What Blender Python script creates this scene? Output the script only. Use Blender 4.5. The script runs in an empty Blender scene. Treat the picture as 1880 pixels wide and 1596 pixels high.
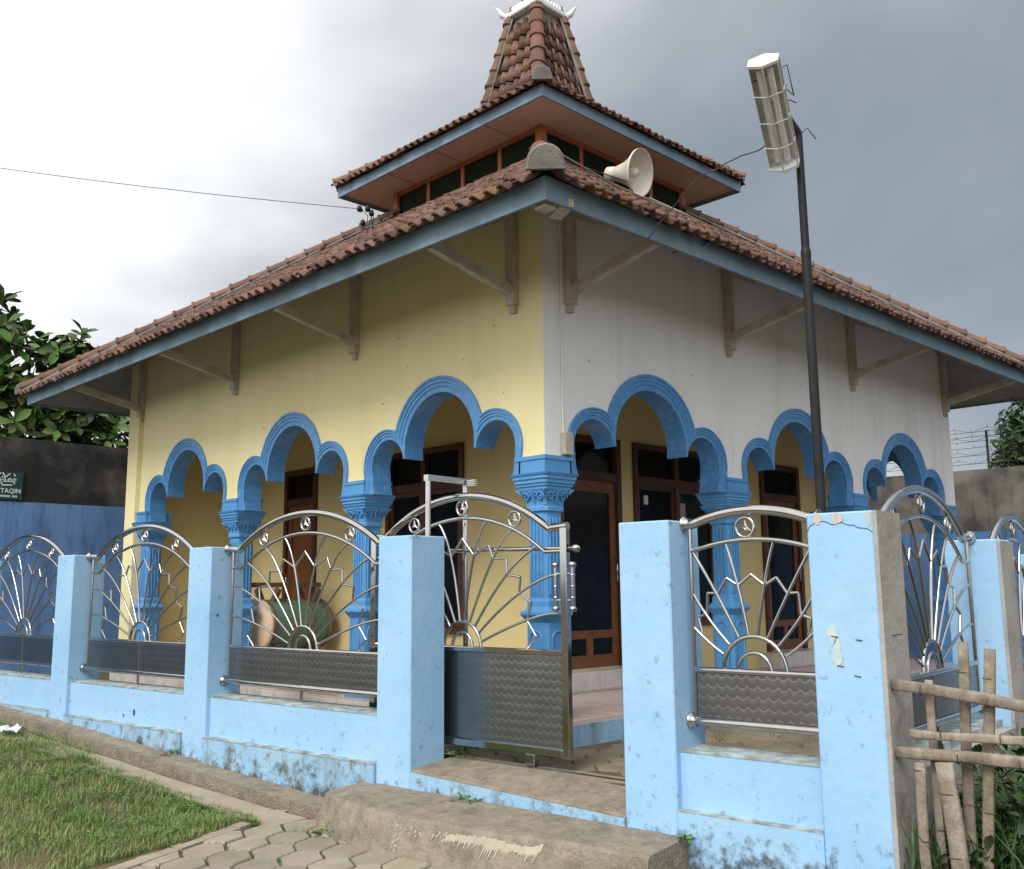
import bpy, bmesh, math, random
import numpy as np
from mathutils import Vector, Matrix, Euler, noise as mnoise

random.seed(11)
rnd = random.Random(5)
SC = bpy.context.scene
COL = SC.collection
PI = math.pi

# ------------------------------------------------------------------ camera
CAM = Vector((-6.001, -5.756, 1.56))
yaw, pitch, roll = math.radians(44.281), math.radians(8.914), math.radians(-0.522)
F = Vector((math.sin(yaw)*math.cos(pitch), math.cos(yaw)*math.cos(pitch), math.sin(pitch)))
R = Vector((math.cos(yaw), -math.sin(yaw), 0)); U = R.cross(F)
R2 = R*math.cos(roll)+U*math.sin(roll); U2 = -R*math.sin(roll)+U*math.cos(roll)
cd = bpy.data.cameras.new('camera'); cam = bpy.data.objects.new('camera', cd); COL.objects.link(cam)
cam.matrix_world = Matrix(((R2.x, U2.x, -F.x, CAM.x), (R2.y, U2.y, -F.y, CAM.y), (R2.z, U2.z, -F.z, CAM.z), (0, 0, 0, 1)))
cd.sensor_width = 36; cd.lens = 1799.8/1880*36; cd.clip_end = 3000; cd.clip_start = .05
SC.camera = cam

# ------------------------------------------------------------------ light
SUN_DIR = Vector((-.66, -.22, .70)).normalized()
sun_el = math.asin(SUN_DIR.z); sun_az = math.atan2(SUN_DIR.x, SUN_DIR.y)
world = bpy.data.worlds.new('World'); SC.world = world; world.use_nodes = True
nt = world.node_tree; nt.nodes.clear()
def N(t, **k):
    n = nt.nodes.new(t)
    for a, b in k.items(): setattr(n, a, b)
    return n
out = N('ShaderNodeOutputWorld'); bg = N('ShaderNodeBackground'); nt.links.new(bg.outputs[0], out.inputs[0])
sky = N('ShaderNodeTexSky'); sky.sky_type = 'NISHITA'; sky.sun_disc = False
sky.sun_elevation = sun_el; sky.sun_rotation = sun_az
tc = N('ShaderNodeTexCoord')
def vmath(op, a=None, b=None):
    n = N('ShaderNodeVectorMath', operation=op)
    for i, v in enumerate((a, b)):
        if v is None: continue
        if isinstance(v, (tuple, Vector)): n.inputs[i].default_value = tuple(v)
        else: nt.links.new(v, n.inputs[i])
    return n
def fmath(op, a, b=0.0, clamp=False):
    n = N('ShaderNodeMath', operation=op); n.use_clamp = clamp
    for i, v in enumerate((a, b)):
        if isinstance(v, (int, float)): n.inputs[i].default_value = v
        else: nt.links.new(v, n.inputs[i])
    return n.outputs[0]
def ramp(val, stops):
    n = N('ShaderNodeValToRGB'); nt.links.new(val, n.inputs[0])
    e = n.color_ramp.elements
    while len(e) < len(stops): e.new(.5)
    for q, (p, c) in zip(e, stops): q.position = p; q.color = (*c, 1)
    return n.outputs[0]
dirv = tc.outputs['Generated']
sep = N('ShaderNodeSeparateXYZ'); nt.links.new(dirv, sep.inputs[0])
zz = fmath('ADD', fmath('MAXIMUM', sep.outputs[2], 0.0), .35)
px_ = fmath('DIVIDE', sep.outputs[0], zz); py_ = fmath('DIVIDE', sep.outputs[1], zz)
cmb = N('ShaderNodeCombineXYZ'); nt.links.new(px_, cmb.inputs[0]); nt.links.new(py_, cmb.inputs[1])
n1 = N('ShaderNodeTexNoise'); n1.inputs['Scale'].default_value = 1.45; n1.inputs['Detail'].default_value = 5; n1.inputs['Roughness'].default_value = .48
n1.inputs['Distortion'].default_value = .25
off = vmath('ADD', cmb.outputs[0], (0.6, 5.1, 2.3)); nt.links.new(off.outputs[0], n1.inputs['Vector'])
# broad thin-cloud brightness round the hidden sun (cloud deck thins towards -X+Y)
glow = vmath('DOT_PRODUCT', dirv, Vector((-.80, .10, .25)).normalized())
g = fmath('MULTIPLY', fmath('ADD', glow.outputs['Value'], .8), .625)
hz = fmath('MULTIPLY', fmath('SUBTRACT', .30, fmath('ABSOLUTE', sep.outputs[2])), .62)
hz = fmath('MAXIMUM', hz, 0.0)
nn = fmath('MULTIPLY', fmath('SUBTRACT', n1.outputs['Fac'], .5), .82)
tot = fmath('ADD', fmath('ADD', fmath('ADD', g, hz), nn), .022)
cloud = ramp(tot, [(0.0, (.195, .232, .272)), (.13, (.265, .302, .342)), (.22, (.375, .403, .438)), (.31, (.53, .55, .575)), (.42, (.79, .80, .815)), (.52, (.95, .95, .955)), (.72, (1.15, 1.14, 1.13)), (1.0, (1.25, 1.24, 1.22))])
mixs = N('ShaderNodeMixRGB'); mixs.inputs[0].default_value = .93
skm = vmath('SCALE', sky.outputs[0]); skm.inputs['Scale'].default_value = .10
nt.links.new(skm.outputs[0], mixs.inputs[1]); nt.links.new(cloud, mixs.inputs[2])
nt.links.new(mixs.outputs[0], bg.inputs['Color']); bg.inputs['Strength'].default_value = 1.0
sl = bpy.data.lights.new('sun', 'SUN'); sl.energy = 2.2; sl.angle = math.radians(28); sl.color = (1, .96, .9)
so = bpy.data.objects.new('sun', sl); COL.objects.link(so); so.rotation_euler = SUN_DIR.to_track_quat('Z', 'Y').to_euler(); so.location = (-8, 4, 20)
SC.view_settings.view_transform = 'Standard'; SC.view_settings.look = 'None'
SC.view_settings.exposure = 0.35; SC.view_settings.gamma = 1; SC.view_settings.use_curve_mapping = False

# ------------------------------------------------------------------ materials
MATS = {}
def material(name, c1, c2=None, rough=.7, metal=0.0, scale=3.0, detail=6, mix=(.35, .7), bump=0.0, bscale=40.0, spec=.3,
             stain=None, stain_scale=2.2, stain_amt=0.0, streak=False, band=None, rand=0.0, island=False, trans=0.0, extra=None):
    m = bpy.data.materials.new(name); m.use_nodes = True; t = m.node_tree
    P = t.nodes['Principled BSDF']; L = t.links
    P.inputs['Roughness'].default_value = rough; P.inputs['Metallic'].default_value = metal
    P.inputs['Specular IOR Level'].default_value = spec
    def nd(ty, **k):
        n = t.nodes.new(ty)
        for a, b in k.items(): setattr(n, a, b)
        return n
    geo = nd('ShaderNodeNewGeometry'); pos = geo.outputs['Position']
    if c2 is None: c2 = tuple(x*.82 for x in c1)
    tx = nd('ShaderNodeTexNoise'); tx.inputs['Scale'].default_value = scale; tx.inputs['Detail'].default_value = detail; tx.inputs['Roughness'].default_value = .62
    L.new(pos, tx.inputs['Vector'])
    mr = nd('ShaderNodeMapRange'); mr.inputs[1].default_value = mix[0]; mr.inputs[2].default_value = mix[1]; L.new(tx.outputs['Fac'], mr.inputs[0])
    mx = nd('ShaderNodeMixRGB'); mx.inputs[1].default_value = (*c1, 1); mx.inputs[2].default_value = (*c2, 1); L.new(mr.outputs[0], mx.inputs[0])
    col = mx.outputs[0]
    if rand or island:
        oi = nd('ShaderNodeObjectInfo')
        r = oi.outputs['Random']
        if island:
            ad = nd('ShaderNodeMath', operation='ADD'); L.new(r, ad.inputs[0]); L.new(geo.outputs['Random Per Island'], ad.inputs[1])
            fr = nd('ShaderNodeMath', operation='FRACT'); L.new(ad.outputs[0], fr.inputs[0]); r = fr.outputs[0]
        rr = nd('ShaderNodeMapRange'); rr.inputs[3].default_value = 1-rand; rr.inputs[4].default_value = 1+rand; L.new(r, rr.inputs[0])
        hs = nd('ShaderNodeHueSaturation'); L.new(col, hs.inputs['Color']); L.new(rr.outputs[0], hs.inputs['Value'])
        m2 = nd('ShaderNodeMath', operation='MULTIPLY'); L.new(r, m2.inputs[0]); m2.inputs[1].default_value = 7.13
        f2 = nd('ShaderNodeMath', operation='FRACT'); L.new(m2.outputs[0], f2.inputs[0])
        r3 = nd('ShaderNodeMapRange'); r3.inputs[3].default_value = .5-rand*.05; r3.inputs[4].default_value = .5+rand*.05; L.new(f2.outputs[0], r3.inputs[0])
        L.new(r3.outputs[0], hs.inputs['Hue'])
        r4 = nd('ShaderNodeMapRange'); r4.inputs[3].default_value = 1-rand*.8; r4.inputs[4].default_value = 1.05; L.new(f2.outputs[0], r4.inputs[0]); L.new(r4.outputs[0], hs.inputs['Saturation'])
        col = hs.outputs[0]
    def add_stain(col, color, sc, amt, lo, hi, stretch, band=None):
        mp = nd('ShaderNodeMapping'); L.new(pos, mp.inputs[0])
        mp.inputs['Scale'].default_value = (1, 1, .14) if stretch else (1, 1, 1)
        s = nd('ShaderNodeTexNoise'); s.inputs['Scale'].default_value = sc; s.inputs['Detail'].default_value = 9; s.inputs['Roughness'].default_value = .68
        L.new(mp.outputs[0], s.inputs['Vector'])
        f = s.outputs['Fac']
        if band:
            z0, z1, gain = band
            sp = nd('ShaderNodeSeparateXYZ'); L.new(pos, sp.inputs[0])
            br = nd('ShaderNodeMapRange'); br.inputs[1].default_value = z0; br.inputs[2].default_value = z1; br.inputs[3].default_value = gain; br.inputs[4].default_value = 0
            L.new(sp.outputs[2], br.inputs[0])
            ad = nd('ShaderNodeMath', operation='ADD'); L.new(f, ad.inputs[0]); L.new(br.outputs[0], ad.inputs[1]); f = ad.outputs[0]
        q = nd('ShaderNodeMapRange'); q.inputs[1].default_value = lo; q.inputs[2].default_value = hi; q.inputs[4].default_value = amt; L.new(f, q.inputs[0])
        x = nd('ShaderNodeMixRGB'); L.new(q.outputs[0], x.inputs[0]); L.new(col, x.inputs[1]); x.inputs[2].default_value = (*color, 1)
        return x.outputs[0]
    if stain is not None: col = add_stain(col, stain, stain_scale, stain_amt, .5, .75, streak)
    if band is not None: col = add_stain(col, band[0], band[1], band[2], .60, .78, False, band[3])
    if extra: col = extra(nd, L, pos, col, geo)
    L.new(col, P.inputs['Base Color'])
    if bump:
        b = nd('ShaderNodeTexNoise'); b.inputs['Scale'].default_value = bscale; b.inputs['Detail'].default_value = 5; L.new(pos, b.inputs['Vector'])
        bp = nd('ShaderNodeBump'); bp.inputs['Strength'].default_value = bump; bp.inputs['Distance'].default_value = .02; L.new(b.outputs['Fac'], bp.inputs['Height']); L.new(bp.outputs[0], P.inputs['Normal'])
    if trans: P.inputs['Transmission Weight'].default_value = trans
    MATS[name] = m
    return m
MOULD = (.05, .05, .04)
M_blue = material('pale_blue_paint', (.265, .485, .73), (.36, .55, .735), rough=.66, scale=1.3, mix=(.32, .75), bump=.15, bscale=20, stain=(.17, .31, .45), stain_scale=3, stain_amt=.22,
                  band=(MOULD, 12.0, .85, (-.05, .26, .24)))
M_base = material('weathered_blue_plinth', (.25, .45, .66), (.32, .48, .60), rough=.75, scale=4, bump=.25, bscale=35, stain=(.10, .13, .14), stain_scale=3.2, stain_amt=.7, streak=True,
                  band=(MOULD, 8.0, .92, (-.08, .34, .22)))
M_ledge = material('weathered_ledge', (.42, .50, .52), (.17, .19, .17), rough=.85, scale=9, bump=.3, stain=MOULD, stain_scale=8, stain_amt=.8)
M_arch = material('arch_blue_paint', (.06, .225, .49), (.078, .262, .54), rough=.42, scale=4, bump=.08, spec=.45, stain=(.30, .45, .60), stain_scale=15, stain_amt=.5)
M_col = material('column_blue_paint', (.07, .255, .53), (.09, .295, .57), rough=.48, scale=4, bump=.08, spec=.4, stain=(.30, .45, .58), stain_scale=9, stain_amt=.2)
M_yel = material('cream_yellow_wall', (.74, .66, .36), (.79, .71, .42), rough=.8, scale=.9, bump=.1, bscale=80, stain=(.52, .45, .24), stain_scale=1.8, stain_amt=.3, streak=True)
M_wht = material('grey_white_wall', (.76, .76, .74), (.80, .80, .78), rough=.85, scale=1.3, bump=.1, bscale=80, stain=(.44, .45, .41), stain_scale=1.6, stain_amt=.5, streak=True)
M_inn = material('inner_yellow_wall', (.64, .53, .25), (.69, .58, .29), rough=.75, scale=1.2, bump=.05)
M_ceil = material('porch_ceiling', (.55, .50, .36), rough=.9)
M_wood = material('varnished_dark_wood', (.06, .019, .008), (.11, .038, .014), rough=.42, scale=6, bump=.08, spec=.4)
M_wood2 = material('door_wood', (.20, .075, .022), (.13, .045, .014), rough=.4, scale=9, spec=.4)
M_glass = material('dark_window_glass', (.006, .008, .009), (.012, .014, .015), rough=.10, spec=.10)
M_ggreen = material('green_tinted_glass', (.004, .016, .010), (.007, .024, .015), rough=.1, spec=.35)
M_fasc = material('fascia_blue_paint', (.155, .24, .31), (.20, .29, .355), rough=.7, scale=5, bump=.12, stain=(.10, .15, .18), stain_scale=4, stain_amt=.55, streak=False)
M_fasc2 = material('upper_fascia_paint', (.20, .30, .43), (.24, .34, .46), rough=.7, scale=5, stain=(.13, .19, .25), stain_scale=5, stain_amt=.4)
M_soff = material('eave_boarding', (.26, .25, .23), (.36, .35, .33), rough=.9, scale=2, stain=(.09, .085, .075), stain_scale=3, stain_amt=.6)
M_soffo = material('orange_soffit', (.74, .54, .42), (.78, .58, .46), rough=.8, scale=1.5, stain=(.40, .24, .16), stain_scale=2, stain_amt=.4)
M_orng = material('orange_timber', (.36, .12, .05), (.45, .17, .08), rough=.7, scale=4)
M_brkt = material('bracket_timber', (.52, .48, .41), (.40, .34, .27), rough=.85, scale=6, stain=(.20, .12, .07), stain_scale=5, stain_amt=.5)
M_tile = material('clay_roof_tile', (.19, .09, .064), (.11, .066, .052), rough=.85, scale=9, bump=.35, bscale=55, rand=.42, island=True, stain=(.06, .05, .043), stain_scale=7, stain_amt=.9, spec=.15)
M_cap = material('clay_ridge_cap', (.22, .105, .072), (.15, .095, .075), rough=.9, scale=7, bump=.3, bscale=50, rand=.25, stain=(.085, .07, .06), stain_scale=4, stain_amt=.7, spec=.15)
M_mort = material('grey_mortar', (.27, .255, .235), (.15, .145, .135), rough=.95, scale=7, bump=.4, bscale=50, stain=(.08, .08, .07), stain_scale=5, stain_amt=.6)
M_white = material('white_glazed', (.74, .75, .76), (.66, .67, .68), rough=.4, scale=6)
M_steel = material('stainless_steel', (.50, .49, .48), (.42, .41, .40), rough=.10, metal=1.0, scale=8)
M_alu = material('lamp_aluminium', (.72, .72, .68), (.55, .55, .50), rough=.4, metal=.5, scale=9)
def emboss(nd, L, pos, col, geo): return col
M_sheet = material('embossed_steel_sheet', (.27, .27, .27), (.22, .22, .22), rough=.30, metal=1.0, scale=4)
def add_emboss(m, s):
    t = m.node_tree; P = t.nodes['Principled BSDF']; L = t.links
    tcn = t.nodes.new('ShaderNodeTexCoord'); sp = t.nodes.new('ShaderNodeSeparateXYZ'); L.new(tcn.outputs['Object'], sp.inputs[0])
    def M(op, a, b=0.0):
        n = t.nodes.new('ShaderNodeMath'); n.operation = op
        for i, v in enumerate((a, b)):
            if isinstance(v, (int, float)): n.inputs[i].default_value = v
            else: L.new(v, n.inputs[i])
        return n.outputs[0]
    x = M('MULTIPLY', sp.outputs[0], 2*PI/s); z = M('MULTIPLY', sp.outputs[2], 2*PI/s)
    v = M('ADD', M('MULTIPLY', z, 1.08), M('MULTIPLY', M('ABSOLUTE', M('SINE', M('MULTIPLY', x, .5))), 2.4))
    h = M('POWER', M('ABSOLUTE', M('SINE', M('MULTIPLY', v, .5))), .3)
    bp = t.nodes.new('ShaderNodeBump'); bp.inputs['Strength'].default_value = .26; bp.inputs['Distance'].default_value = .005
    L.new(h, bp.inputs['Height']); L.new(bp.outputs[0], P.inputs['Normal'])
add_emboss(M_sheet, .066)
M_pole = material('black_painted_pole', (.012, .0125, .014), (.02, .021, .024), rough=.45, scale=6, spec=.22)
M_black = material('black_rubber', (.012, .012, .013), rough=.6)
M_conc = material('raw_concrete', (.30, .255, .195), (.175, .15, .115), rough=.95, scale=9, bump=.9, bscale=46, stain=(.085, .073, .052), stain_scale=4.2, stain_amt=.8, mix=(.3,.72))
M_cgrey = material('bare_grey_render', (.40, .385, .36), (.27, .255, .235), rough=.95, scale=3, bump=.3, bscale=30, stain=(.48, .46, .42), stain_scale=5, stain_amt=.5, streak=True,
                   band=((.09, .085, .075), 3.0, .7, (0, 1.2, .12)))
M_gut = material('gutter_silt', (.075, .062, .042), (.11, .085, .055), rough=.8, scale=6, bump=.4)
M_kerb = material('kerb_concrete', (.36, .31, .235), (.28, .24, .18), rough=.92, scale=4, bump=.3, bscale=40, stain=(.16, .13, .09), stain_scale=3, stain_amt=.5)
M_pave = material('hexagon_paver', (.31, .27, .205), (.25, .215, .16), rough=.9, scale=5, bump=.35, bscale=45, rand=.16, stain=(.15, .125, .09), stain_scale=3, stain_amt=.5)
M_pave2 = material('courtyard_paver', (.23, .19, .13), (.17, .145, .10), rough=.9, scale=4, bump=.3, bscale=40, rand=.15, stain=(.09, .085, .05), stain_scale=3, stain_amt=.6)
M_soil = material('damp_soil', (.095, .065, .04), (.14, .105, .065), rough=.95, scale=5, bump=.5, bscale=25)
M_dirt = material('grass_soil', (.085, .075, .035), (.13, .095, .055), rough=.95, scale=3, bump=.5, bscale=25)
M_floor = material('pink_floor_tile', (.55, .43, .41), (.48, .38, .36), rough=.2, scale=3, spec=.4, rand=.05)
M_wtile = material('white_floor_tile', (.66, .62, .58), (.56, .52, .48), rough=.25, scale=5, rand=.06, stain=(.30, .26, .2), stain_scale=5, stain_amt=.3)
M_bwall = material('boundary_wall_blue', (.11, .235, .49), (.16, .29, .54), rough=.8, scale=1.0, bump=.15, stain=(.02, .03, .06), stain_scale=3.5, stain_amt=.75, streak=True)
M_bgrey = material('boundary_wall_dark_render', (.028, .028, .029), (.11, .10, .095), rough=.95, scale=1.3, bump=.3, bscale=20, mix=(.42, .66), stain=(.012, .013, .014), stain_scale=2.6, stain_amt=.75, streak=True)
M_bgrey2 = material('boundary_wall_grey_render', (.20, .185, .165), (.075, .07, .066), rough=.95, scale=1.1, mix=(.40, .62), bump=.3, bscale=20, stain=(.05, .047, .043), stain_scale=2.6, stain_amt=.85, streak=True)
M_leafb = material('broad_leaf', (.05, .11, .016), (.085, .16, .022), rough=.5, scale=1.5, rand=.4, island=True, spec=.2)
M_leafm = material('mango_leaf', (.035, .075, .020), (.055, .105, .028), rough=.5, scale=2, rand=.35, island=True)
M_leafd = material('undergrowth_leaf', (.035, .085, .018), (.06, .12, .03), rough=.55, scale=2, rand=.4, island=True)
M_bark = material('bark', (.085, .07, .05), (.05, .04, .03), rough=.95, scale=8, bump=.4)
M_grass = material('grass_blade', (.10, .20, .03), (.16, .25, .05), rough=.6, scale=1.3, mix=(.4, .6), rand=.35, island=True, stain=(.20, .17, .07), stain_scale=1.6, stain_amt=.55)
M_straw = material('dry_grass', (.32, .27, .13), (.24, .21, .09), rough=.7, rand=.25, island=True)
M_weed = material('weed_leaf', (.07, .16, .025), (.11, .20, .04), rough=.6, rand=.3, island=True)
M_bam = material('dry_bamboo', (.32, .275, .215), (.17, .135, .10), rough=.85, scale=14, bump=.3, bscale=70, rand=.2, stain=(.085, .07, .055), stain_scale=9, stain_amt=.85, streak=True)
M_bamn = material('bamboo_node', (.10, .078, .055), rough=.85)
M_horn = material('cream_horn', (.70, .68, .60), (.60, .57, .48), rough=.35, scale=3)
M_sign = material('dark_green_sign', (.018, .055, .058), (.022, .062, .064), rough=.45)
M_let = material('sign_lettering', (.72, .78, .78), rough=.5)
M_cable = material('cable_black', (.02, .02, .022), rough=.6)
M_cablg = material('cable_grey', (.30, .29, .27), rough=.6)
M_cablg2 = material('cable_dull', (.09, .088, .085), rough=.7)
M_paper = material('paper_notice', (.30, .28, .25), rough=.8)
M_patch = material('cream_paint_patch', (.48, .57, .52), (.36, .54, .64), mix=(.42, .58), rough=.8, scale=12)
M_peel = material('peeled_plaster', (.55, .50, .44), (.42, .38, .34), rough=.9, scale=14)
M_crack = material('crack_line', (.07, .08, .09), rough=.95)
M_hair = material('hairline', (.20, .18, .13), rough=.95)
M_skin = material('drum_skin', (.62, .47, .33), (.55, .41, .28), rough=.7)
M_drum = material('drum_green_paint', (.085, .17, .12), (.11, .21, .15), rough=.5, scale=5)
M_old = material('old_timber', (.17, .105, .07), (.11, .07, .05), rough=.8, scale=7)
M_plas = material('white_plastic', (.7, .74, .78), rough=.35)
M_wire = material('rusty_iron', (.06, .055, .055), rough=.8)
M_swit = material('beige_box', (.45, .42, .34), (.36, .33, .27), rough=.7, scale=15)
M_drip = material('cream_paint_drip', (.42, .375, .29), rough=.7)
M_far = material('far_vegetation', (.04, .075, .025), rough=.9)

# ------------------------------------------------------------------ mesh builder
def origin(p):
    v = Vector((0, 0, 0))
    while p is not None: v += p.location; p = p.parent
    return v
class MB:
    def __init__(s): s.v = []; s.f = []; s.sm = []
    def add(s, vs, fs, smooth=False):
        b = len(s.v); s.v += [tuple(x) for x in vs]; s.f += [tuple(i+b for i in f) for f in fs]; s.sm += [smooth]*len(fs); return s
    def box(s, a, b, bev=0.0):
        x0, y0, z0 = (min(p, q) for p, q in zip(a, b)); x1, y1, z1 = (max(p, q) for p, q in zip(a, b))
        if bev <= 0:
            return s.add([(x0, y0, z0), (x1, y0, z0), (x1, y1, z0), (x0, y1, z0), (x0, y0, z1), (x1, y0, z1), (x1, y1, z1), (x0, y1, z1)],
                         [(3, 2, 1, 0), (4, 5, 6, 7), (0, 1, 5, 4), (1, 2, 6, 5), (2, 3, 7, 6), (3, 0, 4, 7)])
        c = bev
        def ring(d, z): return [(x0+d+(c if d == 0 else 0), y0+d, z), (x1-d-(c if d == 0 else 0), y0+d, z), (x1-d, y0+d+(c if d == 0 else 0), z), (x1-d, y1-d-(c if d == 0 else 0), z),
                                (x1-d-(c if d == 0 else 0), y1-d, z), (x0+d+(c if d == 0 else 0), y1-d, z), (x0+d, y1-d-(c if d == 0 else 0), z), (x0+d, y0+d+(c if d == 0 else 0), z)]
        vs = ring(c, z0)+ring(0, z0+c)+ring(0, z1-c)+ring(c, z1)
        fs = []
        for k in range(3):
            for i in range(8): fs.append((k*8+i, k*8+(i+1) % 8, k*8+8+(i+1) % 8, k*8+8+i))
        fs.append(tuple(range(7, -1, -1))); fs.append(tuple(range(24, 32)))
        return s.add(vs, fs)
    def obox(s, c, ax, ay, az):   # centre + three half axes
        c = Vector(c); ax = Vector(ax); ay = Vector(ay); az = Vector(az)
        vs = [c+ax*i+ay*j+az*k for k in (-1, 1) for j in (-1, 1) for i in (-1, 1)]
        return s.add(vs, [(0, 2, 3, 1), (4, 5, 7, 6), (0, 1, 5, 4), (1, 3, 7, 5), (3, 2, 6, 7), (2, 0, 4, 6)])
    def bar(s, a, b, w, h, up=(0, 0, 1)):
        a = Vector(a); b = Vector(b); d = (b-a); l = d.length; d.normalize()
        sd = d.cross(Vector(up)); sd = sd.normalized() if sd.length > 1e-5 else Vector((1, 0, 0)); u = sd.cross(d)
        return s.obox((a+b)/2, d*l/2, sd*w/2, u*h/2)
    def tube(s, pts, r, n=8, closed=False, caps=True):
        pts = [Vector(p) for p in pts]; m = len(pts)
        rs = r if isinstance(r, (list, tuple)) else [r]*m
        T = []
        for i in range(m):
            a = pts[(i-1) % m] if (closed or i > 0) else pts[i]; b = pts[(i+1) % m] if (closed or i < m-1) else pts[i]
            t = (b-a); T.append(t.normalized() if t.length > 1e-9 else Vector((0, 0, 1)))
        ref = Vector((0, 0, 1)) if abs(T[0].z) < .9 else Vector((1, 0, 0))
        nr = (ref-T[0]*ref.dot(T[0])).normalized(); vs = []
        for i in range(m):
            nr = nr-T[i]*nr.dot(T[i]); nr = nr.normalized() if nr.length > 1e-6 else Vector((1, 0, 0)); bn = T[i].cross(nr)
            for k in range(n):
                a = 2*PI*k/n; vs.append(pts[i]+(nr*math.cos(a)+bn*math.sin(a))*rs[i])
        fs = []
        for i in range(m if closed else m-1):
            j = (i+1) % m
            for k in range(n): fs.append((i*n+k, i*n+(k+1) % n, j*n+(k+1) % n, j*n+k))
        s.add(vs, fs, True)
        if caps and not closed: s.add([vs[k] for k in range(n)], [tuple(range(n-1, -1, -1))]); s.add([vs[(m-1)*n+k] for k in range(n)], [tuple(range(n))])
        return s
    def lathe(s, prof, c=(0, 0, 0), ax=(0, 0, 1), n=20, smooth=True, caps=True):
        ax = Vector(ax).normalized(); ref = Vector((0, 0, 1)) if abs(ax.z) < .9 else Vector((1, 0, 0))
        u = (ref-ax*ref.dot(ax)).normalized(); w = ax.cross(u); c = Vector(c); vs = []
        for r, h in prof:
            for k in range(n): a = 2*PI*k/n; vs.append(c+ax*h+(u*math.cos(a)+w*math.sin(a))*r)
        fs = []
        for i in range(len(prof)-1):
            for k in range(n): fs.append((i*n+k, i*n+(k+1) % n, (i+1)*n+(k+1) % n, (i+1)*n+k))
        s.add(vs, fs, smooth); e = (len(prof)-1)*n
        if caps and prof[0][0] > 1e-4: s.add(vs[:n], [tuple(range(n-1, -1, -1))])
        if caps and prof[-1][0] > 1e-4: s.add(vs[e:e+n], [tuple(range(n))])
        return s
    def sqlathe(s, prof, cx, cy, ch=.25):   # square stack with chamfered corners
        vs = []
        for hw, z in prof:
            c = hw*ch
            for x, y in ((hw-c, -hw), (hw, -hw+c), (hw, hw-c), (hw-c, hw), (-hw+c, hw), (-hw, hw-c), (-hw, -hw+c), (-hw+c, -hw)): vs.append((cx+x, cy+y, z))
        fs = []
        for i in range(len(prof)-1):
            for k in range(8): fs.append((i*8+k, i*8+(k+1) % 8, i*8+8+(k+1) % 8, i*8+8+k))
        e = (len(prof)-1)*8
        fs.append(tuple(range(7, -1, -1))); fs.append(tuple(range(e, e+8)))
        return s.add(vs, fs)
    def prism(s, poly, z0, z1):     # poly: list of (x,y); z may be per-point list
        n = len(poly); za = z0 if isinstance(z0, (list, tuple)) else [z0]*n; zb = z1 if isinstance(z1, (list, tuple)) else [z1]*n
        ar = sum(poly[i][0]*poly[(i+1) % n][1]-poly[(i+1) % n][0]*poly[i][1] for i in range(n))
        if ar < 0: poly = poly[::-1]; za = za[::-1]; zb = zb[::-1]
        vs = [(x, y, za[i]) for i, (x, y) in enumerate(poly)]+[(x, y, zb[i]) for i, (x, y) in enumerate(poly)]
        fs = [tuple(range(n-1, -1, -1)), tuple(range(n, 2*n))]+[(i, (i+1) % n, n+(i+1) % n, n+i) for i in range(n)]
        return s.add(vs, fs)
    def mesh(s, name, mat, off=None):
        me = bpy.data.meshes.new(name)
        vs = s.v if off is None else [(x-off.x, y-off.y, z-off.z) for x, y, z in s.v]
        me.from_pydata(vs, [], s.f); me.polygons.foreach_set('use_smooth', s.sm)
        if mat: me.materials.append(mat)
        me.update(); return me
    def build(s, name, mat, parent=None, local=False, at=None):
        off = None
        if not local: off = origin(parent) if parent is not None else Vector(at) if at is not None else None
        o = bpy.data.objects.new(name, s.mesh(name, mat, off)); COL.objects.link(o)
        if parent is not None: o.parent = parent
        elif at is not None: o.location = at
        return o
def tag(o, label=None, cat=None, group=None, kind=None):
    if label: o['label'] = label
    if cat: o['category'] = cat
    if group: o['group'] = group
    if kind: o['kind'] = kind
    return o
def thing(name, label, cat, loc=(0, 0, 0), rz=0, group=None):
    o = bpy.data.objects.new(name, None); COL.objects.link(o); o.location = loc; o.rotation_euler = (0, 0, rz); o.empty_display_size = .1
    return tag(o, label, cat, group)
def inst(name, me, parent, M, base):   # object sharing mesh data, world matrix M given, parent unrotated
    o = bpy.data.objects.new(name, me); COL.objects.link(o); o.parent = parent
    o.matrix_basis = Matrix.Translation(-base) @ M
    return o
def quad_joined(name, me, mats, parent, mat, kind='stuff'):  # many transformed copies of one mesh as one object
    base = origin(parent) if parent else Vector((0, 0, 0))
    nv = len(me.vertices); co = np.empty(nv*3); me.vertices.foreach_get('co', co); co = co.reshape(-1, 3)
    fs = [tuple(p.vertices) for p in me.polygons]; V = []; Fc = []
    for i, M in enumerate(mats):
        A = np.array(M); V.append(co@A[:3, :3].T+A[:3, 3]-np.array(base)); b = i*nv; Fc += [tuple(x+b for x in f) for f in fs]
    m2 = bpy.data.meshes.new(name); m2.from_pydata(np.concatenate(V).tolist(), [], Fc); m2.materials.append(mat)
    m2.polygons.foreach_set('use_smooth', [True]*len(Fc)); m2.update()
    o = bpy.data.objects.new(name, m2); COL.objects.link(o)
    if parent: o.parent = parent
    if kind: o['kind'] = kind
    return o
def lerp(a, b, t): return a+(b-a)*t

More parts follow.
